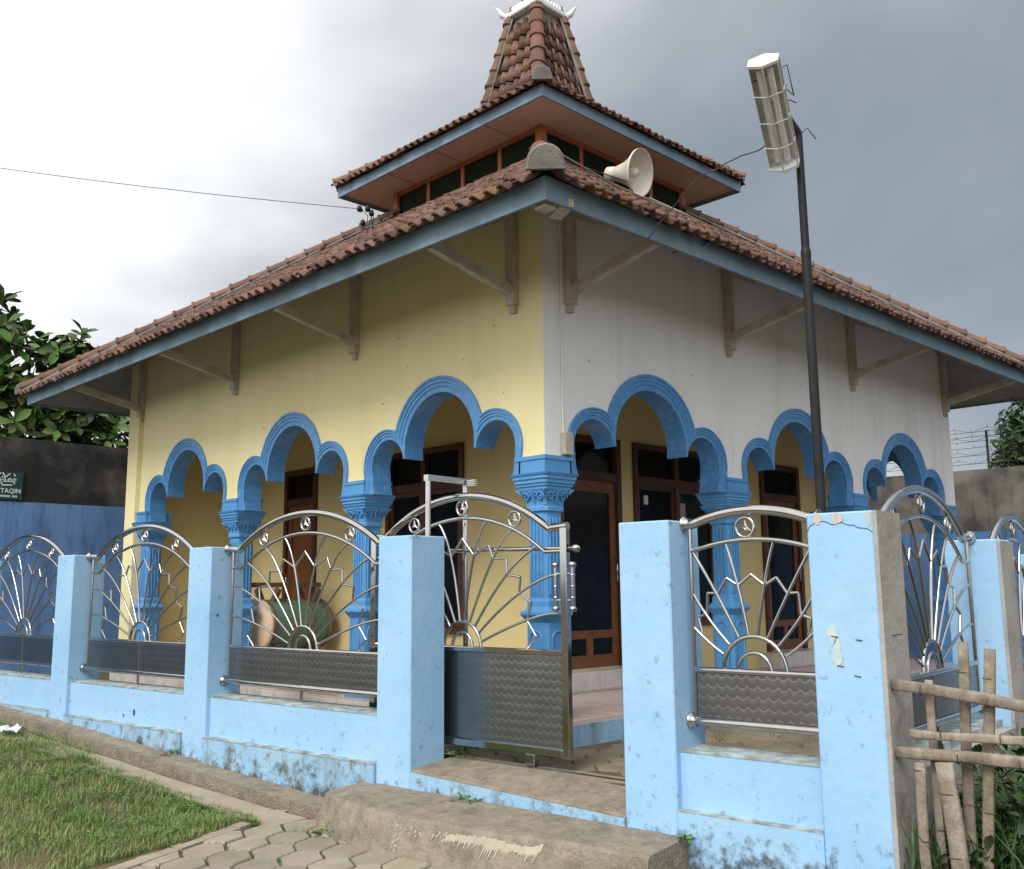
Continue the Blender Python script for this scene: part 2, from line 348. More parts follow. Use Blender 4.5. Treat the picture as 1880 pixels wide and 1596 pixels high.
# ------------------------------------------------------------------ key dimensions
W, D, OV = 8.689, 8.427, 1.144
ZF, ZC = .47, 2.682
FO = Vector((-1.181, -.693, 0)); phi = math.radians(-84.029)
FU = Vector((math.cos(phi), math.sin(phi), 0)); FV = Vector((-math.sin(phi), math.cos(phi), 0))
def fp(u, v, z=0): return FO+FU*u+FV*v+Vector((0, 0, z))
def fxy(u, v): p = fp(u, v); return (p.x, p.y)
PU = [-6.622, -3.955, -1.278, .994, 2.263]; PW = .3725; PT = 1.972

# ------------------------------------------------------------------ ground
def struct(o): o['kind'] = 'structure'; return o
def zfoot(u): return .181-.0575*(max(-12, u)+6.27)
def zgr(u): return max(-.15, zfoot(u)-.10)
def uvof(x, y): d = Vector((x, y, 0))-FO; return d.dot(FU), d.dot(FV)
mb = MB(); mb.add([(-400, -400, -.5), (400, -400, -.5), (400, 400, -.5), (-400, 400, -.5)], [(0, 1, 2, 3)]); struct(mb.build('ground', M_dirt))
mb = MB(); mb.prism([fxy(-13, .37), fxy(2.3, .37), fxy(2.3, 14.2), fxy(-13, 14.2)], -.4, .262); struct(mb.build('courtyard', M_soil))
YARD = bpy.data.objects['courtyard']
US = (-13, -10, -8, -6.5, -5.5, -4.5, -3.5, -2.7, -2.1, -1.75, -1.4)
jit = {u: rnd.uniform(-.012, .012) for u in US}
mb = MB(); mb.prism([fxy(u, -.255+jit[u]) for u in US]+[fxy(u, .1) for u in US[::-1]], -.45, [zfoot(u)-.012 for u in US]+[zfoot(u)+.004 for u in US[::-1]])
struct(mb.build('concrete_footing', M_conc))
mb = MB(); mb.prism([fxy(u, -.26) for u in US]+[fxy(u, -.40) for u in US[::-1]], -.45, [zfoot(u)-.19 for u in US]*2 if False else [zfoot(u)-.19 for u in US]+[zfoot(u)-.19 for u in US[::-1]])
struct(mb.build('gutter', M_gut))
SS = (-13, -10, -8, -6.5, -5.5, -4.5, -3.5, -2.7, -2.1, -1.66)
mb = MB(); mb.prism([fxy(u, -.325-.012*math.sin(u*3)) for u in SS]+[fxy(u, -.66) for u in SS[::-1]], -.45, [zgr(u)+.004 for u in SS]+[zgr(u)+.002 for u in SS[::-1]])
struct(mb.build('gutter_kerb', M_kerb))
# paving kerb line
kd = Vector((-.914, -.405, 0)).normalized(); kn = Vector((-.405, .914, 0)).normalized()
ka = Vector((-1.70, 1.235, 0)); kb = ka+kd*9
def kside(x, y): return (Vector((x, y, 0))-ka).dot(kn)
for q in range(12):   # cast in short uneven lengths
    a0 = ka+kd*(-.05+q*.62); a1 = a0+kd*.605; h_ = -.138+rnd.uniform(-.005, .004); w0 = rnd.uniform(-.008, .008)
    mb = MB(); mb.prism([tuple((a0+kn*(.11+w0))[:2]), tuple((a1+kn*.11)[:2]), tuple((a1+kn*w0)[:2]), tuple((a0)[:2])], -.4, [h_-.004, h_, h_, h_-.006]); o = mb.build('kerb_length', M_kerb)
    if q == 0: o.name = 'paving_kerb'; struct(o); KERB = o
    else: o.parent = KERB
# grass plot soil
gA = ka+kn*.10; gB = ka+kn*.10+kd*9
def gz(x, y): return zgr(uvof(x, y)[0])-.008+.018*math.sin(x*2.1+y*1.3)*math.sin(y*1.7)
nx, ny = 46, 70
mb = MB(); vs = []; fs = []
for a in range(ny+1):      # along the strip, u from -1.9 to -13
    u = lerp(-1.55, -13, (a/ny)**1.3)
    for b_ in range(nx+1):
        v = -.62-(b_/nx)**1.4*11
        p = fp(u, v); d = kside(p.x, p.y)
        if d < .08: p = p-kn*(d-.08) if d > -1.5 else p
        vs.append((p.x, p.y, gz(p.x, p.y)+.012*mnoise.noise(Vector((p.x*6, p.y*6, 1)))))
for a in range(ny):
    for b_ in range(nx):
        q = [a*(nx+1)+b_, a*(nx+1)+b_+1, (a+1)*(nx+1)+b_+1, (a+1)*(nx+1)+b_]
        if all(kside(vs[k][0], vs[k][1]) > .07 for k in q): fs.append(tuple(q[::-1]))
mb.add(vs, fs, True); struct(mb.build('grass_plot', M_dirt))
# hexagon pavement bed + pavers
bed = [tuple((ka+kn*.02-kd*.1)[:2]), tuple((kb+kn*.02)[:2]), (-10, -11), (2, -11), fxy(2.7, -.3), fxy(1.3, -.2), fxy(-1.5, -.2)]
mb = MB(); mb.prism(bed, -.45, -.170); struct(mb.build('pavement', M_soil)); PAV = bpy.data.objects['pavement']
LA = Vector((.030, -.292)); LB = Vector((.296, -.048))
def hexm(name, mat, nbs, gap, h, bev=.010):
    ring = [(nbs[k]+nbs[(k+1) % 6])/3 for k in range(6)]
    b = MB(); vs = []
    for sc, z in ((1-gap, -h), (1-gap, -bev), (1-gap-.05, 0)):
        for q in ring: vs.append((q.x*sc, q.y*sc, z))
    fs = [tuple(range(12, 18))]
    for i in range(2):
        for k in range(6): fs.append((i*6+k, i*6+(k+1) % 6, i*6+6+(k+1) % 6, i*6+6+k))
    b.add(vs, fs); return b.mesh(name, mat)
NB = [LA, LB, LB-LA, -LA, -LB, LA-LB]
hms = [hexm('paver', M_pave, NB, g_, .06) for g_ in (.045, .06, .08)]
hexes = []
for i in range(-30, 30):
    for j in range(-30, 30):
        q = Vector((-2.381, .587))+LA*i+LB*j; u, v = uvof(q.x, q.y); d = kside(q.x, q.y)
        if d > .05 or (v > -.40 and u > -1.35) or v > -.22: continue
        if u > 2.6: continue
        hexes.append((q.x, q.y))
hexes.sort(key=lambda p: (Vector((p[0], p[1], 0))-Vector((-2.2, -.2, 0))).length)
hexes = hexes[:230]
for x, y in hexes:
    M = Matrix.Translation((x, y, -.150+rnd.uniform(-.006, .005))) @ Euler((rnd.uniform(-.018, .018), rnd.uniform(-.018, .018), rnd.uniform(-.03, .03))).to_matrix().to_4x4()
    inst('paver', rnd.choice(hms), PAV, M, Vector((0, 0, 0)))
def inside(p, poly):
    c = False; n = len(poly)
    for i in range(n):
        x0, y0 = poly[i]; x1, y1 = poly[(i+1) % n]
        if (y0 > p[1]) != (y1 > p[1]) and p[0] < (x1-x0)*(p[1]-y0)/(y1-y0)+x0: c = not c
    return c
# courtyard pavers
def rot2(r, d): return Vector((r*math.cos(math.radians(d)), r*math.sin(math.radians(d))))
hm2 = hexm('courtyard_paver', M_pave2, [rot2(.274, 20+60*k) for k in range(6)], .05, .05)
A2, B2 = rot2(.274, 20), rot2(.274, 80); cy = []
for i in range(-30, 30):
    for j in range(-30, 30):
        q = Vector((.3, -1.5))+A2*i+B2*j; x, y = q; u, v = uvof(x, y)
        if v < .56 or u > 2.2 or u < -3.3 or x > 4.6: continue
        if x > -.27 and y > -.27: continue
        cy.append((x, y))
cy.sort(key=lambda p: (Vector((p[0], p[1], 0))-Vector((-.4, -1.6, 0))).length)
for x, y in cy[:230]:
    M = Matrix.Translation((x, y, .276+rnd.uniform(-.004, .004))) @ Euler((rnd.uniform(-.015, .015), rnd.uniform(-.015, .015), 0)).to_matrix().to_4x4()
    inst('paver', hm2, YARD, M, Vector((0, 0, 0)))
# raised ditch ground right of the fence
mb = MB(); mb.prism([fxy(2.64, -.35), fxy(14, -.35), fxy(14, 14), fxy(2.64, 14)], -.45, [.05, -.05, -.05, .1]); struct(mb.build('ditch_bank', M_soil))
mb = MB(); vs = [fp(2.55, -.34, .05), fp(14, -.34, -.05), fp(14, -1.1, -.165), fp(2.55, -.9, -.165), fp(2.55, -.34, -.4), fp(14, -.34, -.4)]; mb.add(vs, [(0, 3, 2, 1), (0, 4, 5, 1)]); struct(mb.build('ditch_slope', M_soil))
# gate ramp slab
T_ramp = thing('concrete_ramp', 'brown concrete ramp slab with cream paint drips in front of the gate', 'ramp', fp(0, -.3, -.15))
TOPV = [(-1.62, -.30), (-1.46, -.34), (-1.30, -.42), (-1.0, -.50), (-.6, -.565), (-.2, -.56), (.1, -.545), (.4, -.55), (.6, -.50), (.8, -.455), (1.1, -.43), (1.43, -.415)]
def topv(u):
    for (a, va), (c, vc) in zip(TOPV[:-1], TOPV[1:]):
        if u <= c: return lerp(va, vc, max(0, (u-a)/(c-a)))
    return TOPV[-1][1]
def face_pt(u, z, off=.004): return fp(u, topv(u)-.022-.42*(.062-z)*(1 if u < .9 else .5)-off, z)
mb = MB(); secs = []
for k in range(41):
    u = lerp(-1.62, 1.43, k/40); tv = topv(u); e = min(1, max(0, (u+1.62)/.22)); e = e*e*(3-2*e)
    zt = lerp(-.17, .095, e); nz = lambda s_: .007*mnoise.noise(Vector((u*7, s_*5, 2)))+.004*mnoise.noise(Vector((u*23, s_*9, 5)))
    zf = lerp(-.18, .062, e)
    secs.append([fp(u, .0, zt+.006+nz(0)), fp(u, tv*.4, zt+nz(1)), fp(u, tv*.75, zt-.006+nz(2)), fp(u, tv+nz(3)*.8, lerp(-.175, .080, e)+nz(3)), fp(u, tv-.022+nz(4), zf+nz(4)), fp(u, tv-.022-.42*(.062+.03)*(1 if u < .9 else .5)*e+nz(6), lerp(-.2, -.03, e)), fp(u, tv-.022-.42*.262*(1 if u < .9 else .5)*e+nz(5)*1.5, -.20), fp(u, tv*.5, -.4), fp(u, .0, -.4)])
nS = len(secs[0]); vs = [p for q in secs for p in q]; fs = []
for i in range(len(secs)-1):
    for k in range(nS): fs.append((i*nS+k, i*nS+(k+1) % nS, (i+1)*nS+(k+1) % nS, (i+1)*nS+k))
fs.append(tuple(range(nS-1, -1, -1))); fs.append(tuple((len(secs)-1)*nS+k for k in range(nS)))
mb.add(vs, fs, False); mb.build('slab', M_conc, T_ramp)
mb = MB()
def drip(u0, u1, z0, l0, l1):
    sk = .25; um = (u0+u1)/2
    mb.add([face_pt(u0, z0), face_pt(u1, z0), face_pt(u1-l0*sk, z0-l0), face_pt(um-l1*sk, z0-l1), face_pt(u0-l0*sk, z0-l0)], [(0, 4, 3, 2, 1)])
u = .02
while u < .74:
    w_ = rnd.uniform(.009, .022); q = (u-.02)/.72
    env = .25+.75*math.sin(min(1, q*1.25)*PI*.75)**2*(.7+.3*math.sin(q*15))
    if q > .85: env *= .9
    z0 = .055-.028*(1-math.sin(min(1, q*1.3)*PI*.6))-.02*math.sin(max(0, q-.55)*7)
    if rnd.random() > .10: drip(u, u+w_*1.02, z0+rnd.uniform(-.006, .006), .022+.03*env*rnd.uniform(.7, 1.1), .03+(.03+.11*rnd.random()**1.6)*env); u += w_
for k in range(22): u = rnd.uniform(-.30, .03); drip(u, u+rnd.uniform(.006, .016), .02+rnd.uniform(-.03, .02), rnd.uniform(.005, .015), rnd.uniform(.015, .04))
for k in range(46): z0 = .05-.16*rnd.random(); u = -.40+rnd.gauss(0, .018)+(.05-z0)*.12; drip(u, u+rnd.uniform(.004, .012), z0, .006, rnd.uniform(.012, .03))
mb.build('paint_drip', M_drip, T_ramp)['kind'] = 'stuff'

# ------------------------------------------------------------------ mosque
BASE = Vector((W/2, D/2, .26))
T = thing('mosque', 'yellow and white village mosque with blue scalloped arches and tiered tiled roof', 'mosque', BASE)
mb = MB(); mb.box((-.12, -.12, .05), (W+.12, D+.1, ZF)); floor = mb.build('porch_floor', M_floor, T)
# blue painted plinth face strip on the right side and white tiles along the left edge
mb = MB(); mb.box((-.126, -.126, .06), (W+.126, -.12, ZF-.03)); mb.build('porch_plinth', M_base, T)
tm = MB(); tm.box((-.006, -.145, -.085), (.006, .145, .085), .003); tmesh = tm.mesh('tile', M_wtile)
for i in range(29):
    inst('tile', tmesh, floor, Matrix.Translation((-.128, .03+.298*i, .375)), origin(floor))
tm = MB(); tm.box((-.145, -.145, -.006), (.145, .145, .006), .003); tmesh2 = tm.mesh('tile', M_floor)
for i in range(12):
    for j in range(4):
        if i > 5 and j > 2: continue
        inst('tile', tmesh2, floor, Matrix.Translation((.03+.298*i, .03+.298*j, ZF+.003)), origin(floor))
for i in range(1, 24):
    inst('tile', tmesh2, floor, Matrix.Translation((.03, .03+.298*i+.894, ZF+.003)), origin(floor))

# scalloped arch outlines (t along wall, z)
def arc_pts(cx, cz, r, a0, a1, n):
    return [(cx+r*math.cos(lerp(a0, a1, i/n)), cz+r*math.sin(lerp(a0, a1, i/n))) for i in range(n+1)]
def isect(c0, r0, c1, r1):
    dx, dz = c1[0]-c0[0], c1[1]-c0[1]; d = math.hypot(dx, dz); a = (r0*r0-r1*r1+d*d)/(2*d); h = math.sqrt(max(0, r0*r0-a*a))
    mx, mz = c0[0]+a*dx/d, c0[1]+a*dz/d
    s = [(mx+h*dz/d, mz-h*dx/d), (mx-h*dz/d, mz+h*dx/d)]
    return s
def arch_contour(d, wide):     # d 0..1 from outer rim to inner edge; half arch mirrored
    rc = .673-.155*d; rs = .368-.105*d; cc = (0, 2.927); cs = (.80, 2.807)
    s = isect(cc, rc, cs, rs)
    p = max(s, key=lambda q: q[1]) if d < .5 else max(s, key=lambda q: q[1])
    a_c = math.atan2(p[1]-cc[1], p[0]-cc[0]); a_s0 = math.atan2(p[1]-cs[1], p[0]-cs[0])
    if a_s0 < 0: a_s0 += 2*PI
    half = arc_pts(cc[0], cc[1], rc, PI/2, a_c, 14)+arc_pts(cs[0], cs[1], rs, a_s0, -.25, 16)
    e = half[-1]; tail = (lerp(1.150, 1.018, d), 2.53)
    half += [(lerp(e[0], tail[0], .5)+(.0 if d < .5 else .012), lerp(e[1], tail[1], .5)), tail]
    full = [(-x, z) for x, z in half[::-1]][:-1]+half
    return [(x*wide, z) for x, z in full]
def arch_moulding(cen, wide, P, name, parent, front, deep):
    # P(t, z, depth) -> world ; depth 0 = wall face, positive = into the wall
    prof = [(0.0, .012), (0.0, -front), (.16, -front), (.20, -front+.010), (.40, -front+.010), (.44, -front+.020), (.64, -front+.020), (.68, -front+.030), (1.0, -front+.030), (1.0, deep), (.5, deep)]
    rows = [[P(cen+t, z, dep) for t, z in arch_contour(d, wide)] for d, dep in prof]
    b = MB(); n = len(rows[0]); vs = [p for r in rows for p in r]; fs = []
    for i in range(len(rows)-1):
        for k in range(n-1): fs.append((i*n+k, i*n+k+1, (i+1)*n+k+1, (i+1)*n+k))
    m = len(rows); fs.append(tuple(i*n for i in range(m-1, -1, -1))); fs.append(tuple(i*n+n-1 for i in range(m)))
    b.add(vs, fs); return b.build(name, M_arch, parent)
def arched_wall(P, t0, t1, ztop, bays, mat, name, thick=.20, pier_z=ZC):
    line = [(t0, pier_z)]
    for cen, wide in bays:
        c = [(cen+x, z) for x, z in arch_contour(.12, wide) if z > pier_z-.001]
        line += [(c[0][0], pier_z)]+c+[(c[-1][0], pier_z)]
    line += [(t1, pier_z)]
    mono = [line[0]]
    for p in line[1:]:
        mono.append((max(p[0], mono[-1][0]), p[1]))
    b = MB(); n = len(mono); vs = []
    for t, z in mono: vs += [P(t, z, 0), P(t, ztop, 0), P(t, z, thick), P(t, ztop, thick)]
    fs = []
    for i in range(n-1):
        a = 4*i; c = 4*i+4
        if mono[i+1][0]-mono[i][0] > 1e-6: fs += [(a, c, c+1, a+1), (a+2, a+3, c+3, c+2), (a+1, c+1, c+3, a+3)]
        fs.append((a, a+2, c+2, c))
    fs += [(0, 1, 3, 2), (4*n-4, 4*n-2, 4*n-1, 4*n-3)]
    b.add(vs, fs); return b.build(name, mat, T)
PL = lambda t, z, d: Vector((d, t, z))
PR = lambda t, z, d: Vector((t, d, z))
PE = lambda t, z, d: Vector((W-d, t, z))
bl = [(.28+1.145+2.64*k, 1.0) for k in range(3)]; wr = 1.209/1.145; br_ = [(.30+1.209+2.765*k, wr) for k in range(3)]
o = arched_wall(PL, .003, D-.33, 5.12, bl, M_yel, 'left_wall'); o.name = 'wall'
o = arched_wall(PR, .003, W, 5.12, br_, M_wht, 'wall'); o['label'] = 'grey white wall face with three blue scalloped arches'
mb = MB(); mb.box((-.07, D-.33, ZF), (.28, D, 5.12)); mb.build('corner_pier', M_yel, T)
for c, w_ in bl: arch_moulding(c, w_, PL, 'arch_moulding', T, .025, .24)
for c, w_ in br_: arch_moulding(c, w_, PR, 'arch_moulding', T, .025, .24)
# end wall of the right porch: one arch
arched_wall(PE, .2, 1.6, 4.1, [(.90, .55)], M_yel, 'wall', .2)
arch_moulding(.90, .55, lambda t, z, d: Vector((W-.2+d, t, z)), 'arch_moulding', T, .02, .2)
# inner room walls with openings
def wall_open(P, t0, t1, z0, z1, ops, mat, thick):
    b = MB(); xs = t0
    for a, c, lo, hi in sorted(ops):
        if a > xs: box_P(b, P, xs, a, z0, z1, 0, thick)
        if lo > z0: box_P(b, P, a, c, z0, lo, 0, thick)
        if hi < z1: box_P(b, P, a, c, hi, z1, 0, thick)
        xs = c
    if xs < t1: box_P(b, P, xs, t1, z0, z1, 0, thick)
    return b.build('inner_wall', mat, T)
def box_P(b, P, ta, tb, za, zb, da, db):
    vs = [P(t, z, d) for z in (za, zb) for d in (da, db) for t in (ta, tb)]
    b.add(vs, [(0, 2, 3, 1), (4, 5, 7, 6), (0, 1, 5, 4), (1, 3, 7, 5), (3, 2, 6, 7), (2, 0, 4, 6)]); return b
IW = 1.6
PLi = lambda t, z, d: Vector((IW+d, t, z)); PRi = lambda t, z, d: Vector((t, IW+d, z))
wall_open(PLi, IW, D-.2, ZF, 4.1, [(2.845, 4.335, 1.04, 3.27), (5.94, 6.77, ZF+.1, 3.27)], M_inn, .15)
wall_open(PRi, IW+.152, W-.2, ZF, 4.1, [(1.78, 2.93, ZF+.21, 3.28), (3.18, 4.89, 1.08, 3.28), (5.98, 7.02, ZF+.21, 3.27)], M_inn, .15)
mb = MB(); mb.box((.2, D-.2, ZF), (W-.1, D-.05, 4.1)); mb.build('inner_wall', M_inn, T)
mb = MB(); mb.box((W-.2, 1.602, ZF), (W-.002, D-.2, 5.05)); mb.build('wall', M_yel, T)
mb = MB(); mb.box((.2, .2, 4.1), (W-.2, D-.2, 4.16)); mb.build('porch_ceiling', M_ceil, T)
mb = MB(); mb.box((.282, D-.05, 2.6), (W-.2, D-.001, 5.05)); mb.build('wall', M_yel, T)
def window(P, a, c, lo, hi, trans, cols):
    b = MB(); f = .07
    box_P(b, P, a, a+f, lo, hi, -.035, .10); box_P(b, P, c-f, c, lo, hi, -.035, .10)
    box_P(b, P, a+f, c-f, hi-f, hi, -.035, .10); box_P(b, P, a+f, c-f, lo, lo+f, -.05, .10); box_P(b, P, a+f, c-f, trans-.05, trans+.05, -.03, .10)
    fr = b.build('window', M_wood, T)
    w_ = (c-a-2*f)/cols
    for i in range(1, cols): bb = MB(); box_P(bb, P, a+f+w_*i-.04, a+f+w_*i+.04, lo+f, trans-.05, -.028, .09); box_P(bb, P, a+f+w_*i-.04, a+f+w_*i+.04, trans+.05, hi-f, -.028, .09); bb.build('mullion', M_wood, fr)
    for i in range(cols):
        x0 = a+f+w_*i+(.04 if i else 0); x1 = a+f+w_*(i+1)-(.04 if i < cols-1 else 0)
        bb = MB(); box_P(bb, P, x0, x1, trans+.05, hi-f, .035, .045); bb.build('pane', M_glass, fr)
        bb = MB()   # casement sash
        s = .055; box_P(bb, P, x0, x0+s, lo+f, trans-.05, .0, .06); box_P(bb, P, x1-s, x1, lo+f, trans-.05, .0, .06); box_P(bb, P, x0+s, x1-s, lo+f, lo+f+s, .0, .06); box_P(bb, P, x0+s, x1-s, trans-.05-s, trans-.05, .0, .06)
        bb.build('sash', M_wood, fr)
        bb = MB(); box_P(bb, P, x0+s, x1-s, lo+f+s, trans-.05-s, .03, .04); bb.build('pane', M_glass, fr)
    return fr
def door(P, a, c, lo, hi, trans, leaves, glazed=True):
    b = MB(); f = .08
    box_P(b, P, a, a+f, lo, hi, -.035, .10); box_P(b, P, c-f, c, lo, hi, -.035, .10); box_P(b, P, a+f, c-f, hi-f, hi, -.035, .10); box_P(b, P, a+f, c-f, trans-.05, trans+.05, -.03, .10)
    fr = b.build('door', M_wood, T)
    bb = MB(); box_P(bb, P, a+f, c-f, trans+.05, hi-f, .035, .045); bb.build('pane', M_glass, fr)
    w_ = (c-a-2*f)/leaves
    for i in range(leaves):
        x0 = a+f+w_*i+.003; x1 = x0+w_-.006; st = .10; bb = MB(); z1 = trans-.052; lk = lo+.36
        box_P(bb, P, x0, x0+st, lo, z1, .0, .05); box_P(bb, P, x1-st, x1, lo, z1, .0, .05)
        for za, zb in ((lo, lo+.14), (lk-.04, lk+.05), (z1-.13, z1)): box_P(bb, P, x0+st, x1-st, za, zb, .0, .05)
        xm = (x0+x1)/2; box_P(bb, P, xm-.05, xm+.05, lo+.14, lk-.04, .0, .05)
        bb.build('leaf_frame', M_wood2, fr)
        g_ = MB(); box_P(g_, P, x0+st, x1-st, lk+.05, z1-.13, .02, .03) if glazed else None
        box_P(g_, P, x0+st, xm-.05, lo+.14, lk-.04, .02, .03); box_P(g_, P, xm+.05, x1-st, lo+.14, lk-.04, .02, .03); g_.build('pane', M_glass, fr)
        if not glazed: g2 = MB(); box_P(g2, P, x0+st, x1-st, lk+.05, z1-.13, .015, .035); g2.build('panel', M_wood2, fr)
        h = MB(); xh = x1-.05 if i == leaves-1 else x0+.05
        p0 = P(xh, lo+.95, -.05); p1 = P(xh, lo+1.22, -.05); h.tube([P(xh, lo+.95, 0), p0, p1, P(xh, lo+1.22, 0)], .010, 6); h.build('handle', M_steel, fr)
    return fr
window(PLi, 2.845, 4.335, 1.04, 3.27, 2.80, 2)
door(PLi, 5.94, 6.77, ZF+.1, 3.27, 2.80, 1, False)
door(PRi, 1.78, 2.93, ZF+.21, 3.28, 2.82, 1)
window(PRi, 3.18, 4.89, 1.08, 3.28, 2.83, 2)
door(PRi, 5.98, 7.02, ZF+.21, 3.27, 2.80, 1)
bx = MB(); bx.box((1.70, IW-.30, ZF+.004), (3.05, IW-.002, ZF+.205)); st1 = bx.build('door_step', M_wtile, T)
for i in range(5):
    t5 = MB(); t5.box((1.71+.268*i, IW-.308, ZF+.02), (1.71+.268*i+.26, IW-.30, ZF+.20), .003); t5.build('tile', M_wtile, st1)
bx = MB(); bx.box((5.8, IW-.30, ZF+.004), (7.2, IW-.002, ZF+.205)); st1 = bx.build('door_step', M_wtile, T)
for i in range(5):
    t5 = MB(); t5.box((5.81+.278*i, IW-.308, ZF+.02), (5.81+.278*i+.27, IW-.30, ZF+.20), .003); t5.build('tile', M_wtile, st1)
bx = MB(); box_P(bx, PRi, 4.06, 4.22, 2.30, 2.60, -.004, -.001); bx.build('paper_notice', M_paper, T)
bx = MB(); box_P(bx, PRi, 3.42, 3.50, 2.55, 2.66, .026, .029); bx.build('torn_sticker', M_white, T)
# columns
def scroll(b, P, cx, cz, s, m):
    pts = []
    for i in range(15):
        a = i/14*2.6*PI; r = s*(1-.80*i/14); pts.append(P(cx+m*r*math.cos(a), cz+r*math.sin(a)))
    b.tube(pts, .0075, 5)
def column(cx, cy, half_x=1):
    b = MB()
    b.sqlathe([(.165, ZF), (.165, ZF+.10), (.145, ZF+.12), (.130, ZF+.15), (.130, 1.27), (.150, 1.30), (.178, 1.335), (.178, 1.352), (.150, 1.375), (.130, 1.40), (.128, 1.45), (.110, 1.47),
               (.108, 2.20), (.128, 2.215), (.128, 2.245), (.118, 2.262)], cx, cy, .22)
    c = b.build('column', M_col, T)
    b = MB(); b.sqlathe([(.120, 2.262), (.122, 2.29), (.135, 2.34), (.165, 2.385), (.172, 2.40), (.172, 2.42), (.185, 2.425), (.185, 2.445), (.198, 2.45), (.198, 2.475), (.210, 2.485), (.210, 2.505), (.222, 2.52), (.228, 2.535)], cx, cy, .12)
    b.box((cx-.175, cy-.175, 2.536), (cx+.175, cy+.175, ZC-.03)); b.box((cx-.185, cy-.185, ZC-.03), (cx+.185, cy+.185, ZC+.004))
    cap = b.build('capital', M_col, c)
    fl = MB(); sc = MB()
    for ax in range(4):
        a = ax*PI/2; ca, sa = math.cos(a), math.sin(a)
        P3 = lambda t, z, d: Vector((cx+t*ca-(-d)*sa*-1*-1, cy+t*sa+(-d)*ca, z))
        for k in range(4):
            t = (k-1.5)*.042; fl.tube([P3(t, 1.50, .110), P3(t, 1.52, .113), P3(t, 2.14, .113), P3(t, 2.16, .110)], .012, 5)
        # blind arch panel rim on the pedestal
        pts = [P3(-.07, ZF+.22, .131)]+[P3(-.07*math.cos(q*PI/8), 1.13+.07*math.sin(q*PI/8), .131) for q in range(9)]+[P3(.07, ZF+.22, .131)]
        fl.tube(pts, .012, 5, closed=True)
        for m in (-1, 1):
            PS = lambda t, z: P3(t, z, .132+max(0, z-2.29)*.30)
            scroll(sc, PS, m*.085, 2.335, .045, m); scroll(sc, PS, m*.035, 2.355, .028, -m)
        sc.tube([P3(0, 2.28, .128), P3(0, 2.33, .142), P3(0, 2.39, .172)], [.008, .014, .01], 5)
        sc.tube([P3(.148, 2.36, .148), P3(.165, 2.39, .168), P3(.178, 2.40, .182)], [.01, .014, .008], 5)
    fl.build('fluting', M_col, c); sc.build('scrollwork', M_col, c)
    return c
column(.15, .15)
for y in (2.745, 5.385): column(.14, y)
for x in (2.891, 5.656): column(x, .14)
column(.14, D-.47); column(W-.23, .15); column(W-.14, 1.58)
# eave brackets
def bracket(P, t):
    b = MB(); box_P(b, P, t-.05, t+.05, 4.07, 5.08, -.075, -.002); box_P(b, P, t-.03, t+.03, 4.00, 4.07, -.05, -.004); p = b.build('eave_bracket', M_brkt, T)
    s = MB(); a = P(t, 4.20, -.06); c = P(t-.03, 4.40, -OV+.12); s.bar(a, c, .07, .09); s.build('strut', M_brkt, p)
    s = MB(); a = P(t-.03, 4.95, -.05); c = P(t-.03, 4.40, -OV+.05); s.bar(a, c, .07, .10); s.build('rafter', M_brkt, p)
for t in (.34, 2.78, 5.37, 8.12): bracket(PL, t)
for t in (.33, 2.87, 5.66, 8.52): bracket(PR, t)
bx = MB(); bx.obox((-.85, -1.02, 4.36), (.06, .12, 0), (-.05, .02, 0), (0, 0, .03)); bx.box((-1.09, -1.09, 4.30), (-.98, -.98, 4.36)); bx.build('rafter_end', M_brkt, T)
# fascia
def fascia(x0, y0, x1, y1, z0, z1, th, mat, name, parent):
    b = MB(); vs = []
    for z in (z0, z1):
        for e in (0, th): vs += [(x0+e, y0+e, z), (x1-e, y0+e, z), (x1-e, y1-e, z), (x0+e, y1-e, z)]
    fs = []
    for k in range(4):
        n = (k+1) % 4; fs += [(k, n, 8+n, 8+k), (4+n, 4+k, 12+k, 12+n), (n, k, 4+k, 4+n), (8+k, 8+n, 12+n, 12+k)]
    b.add(vs, fs); return b.build(name, mat, parent)
SL = .66
def frustum(b, x0, y0, x1, y1, z0, X0, Y0, X1, Y1, z1, flip=False):
    vs = [(x0, y0, z0), (x1, y0, z0), (x1, y1, z0), (x0, y1, z0), (X0, Y0, z1), (X1, Y0, z1), (X1, Y1, z1), (X0, Y1, z1)]
    fs = [(k, (k+1) % 4, 4+(k+1) % 4, 4+k) for k in range(4)]
    if flip: fs = [f[::-1] for f in fs]
    b.add(vs, fs)
G = 1.539; CX, CY = W/2, D/2
b = MB()
frustum(b, -OV+.02, -OV+.02, W+OV-.02, D+OV-.02, 4.505, CX-G, CY-G, CX+G, CY+G, 7.16)
frustum(b, -OV+.026, -OV+.026, W+OV-.026, D+OV-.026, 4.36, CX-G, CY-G, CX+G, CY+G, 6.95, True)
ROOF = b.build('roof', M_soff, T)
fascia(-OV, -OV, W+OV, D+OV, 4.322, 4.50, .025, M_fasc, 'fascia', ROOF)
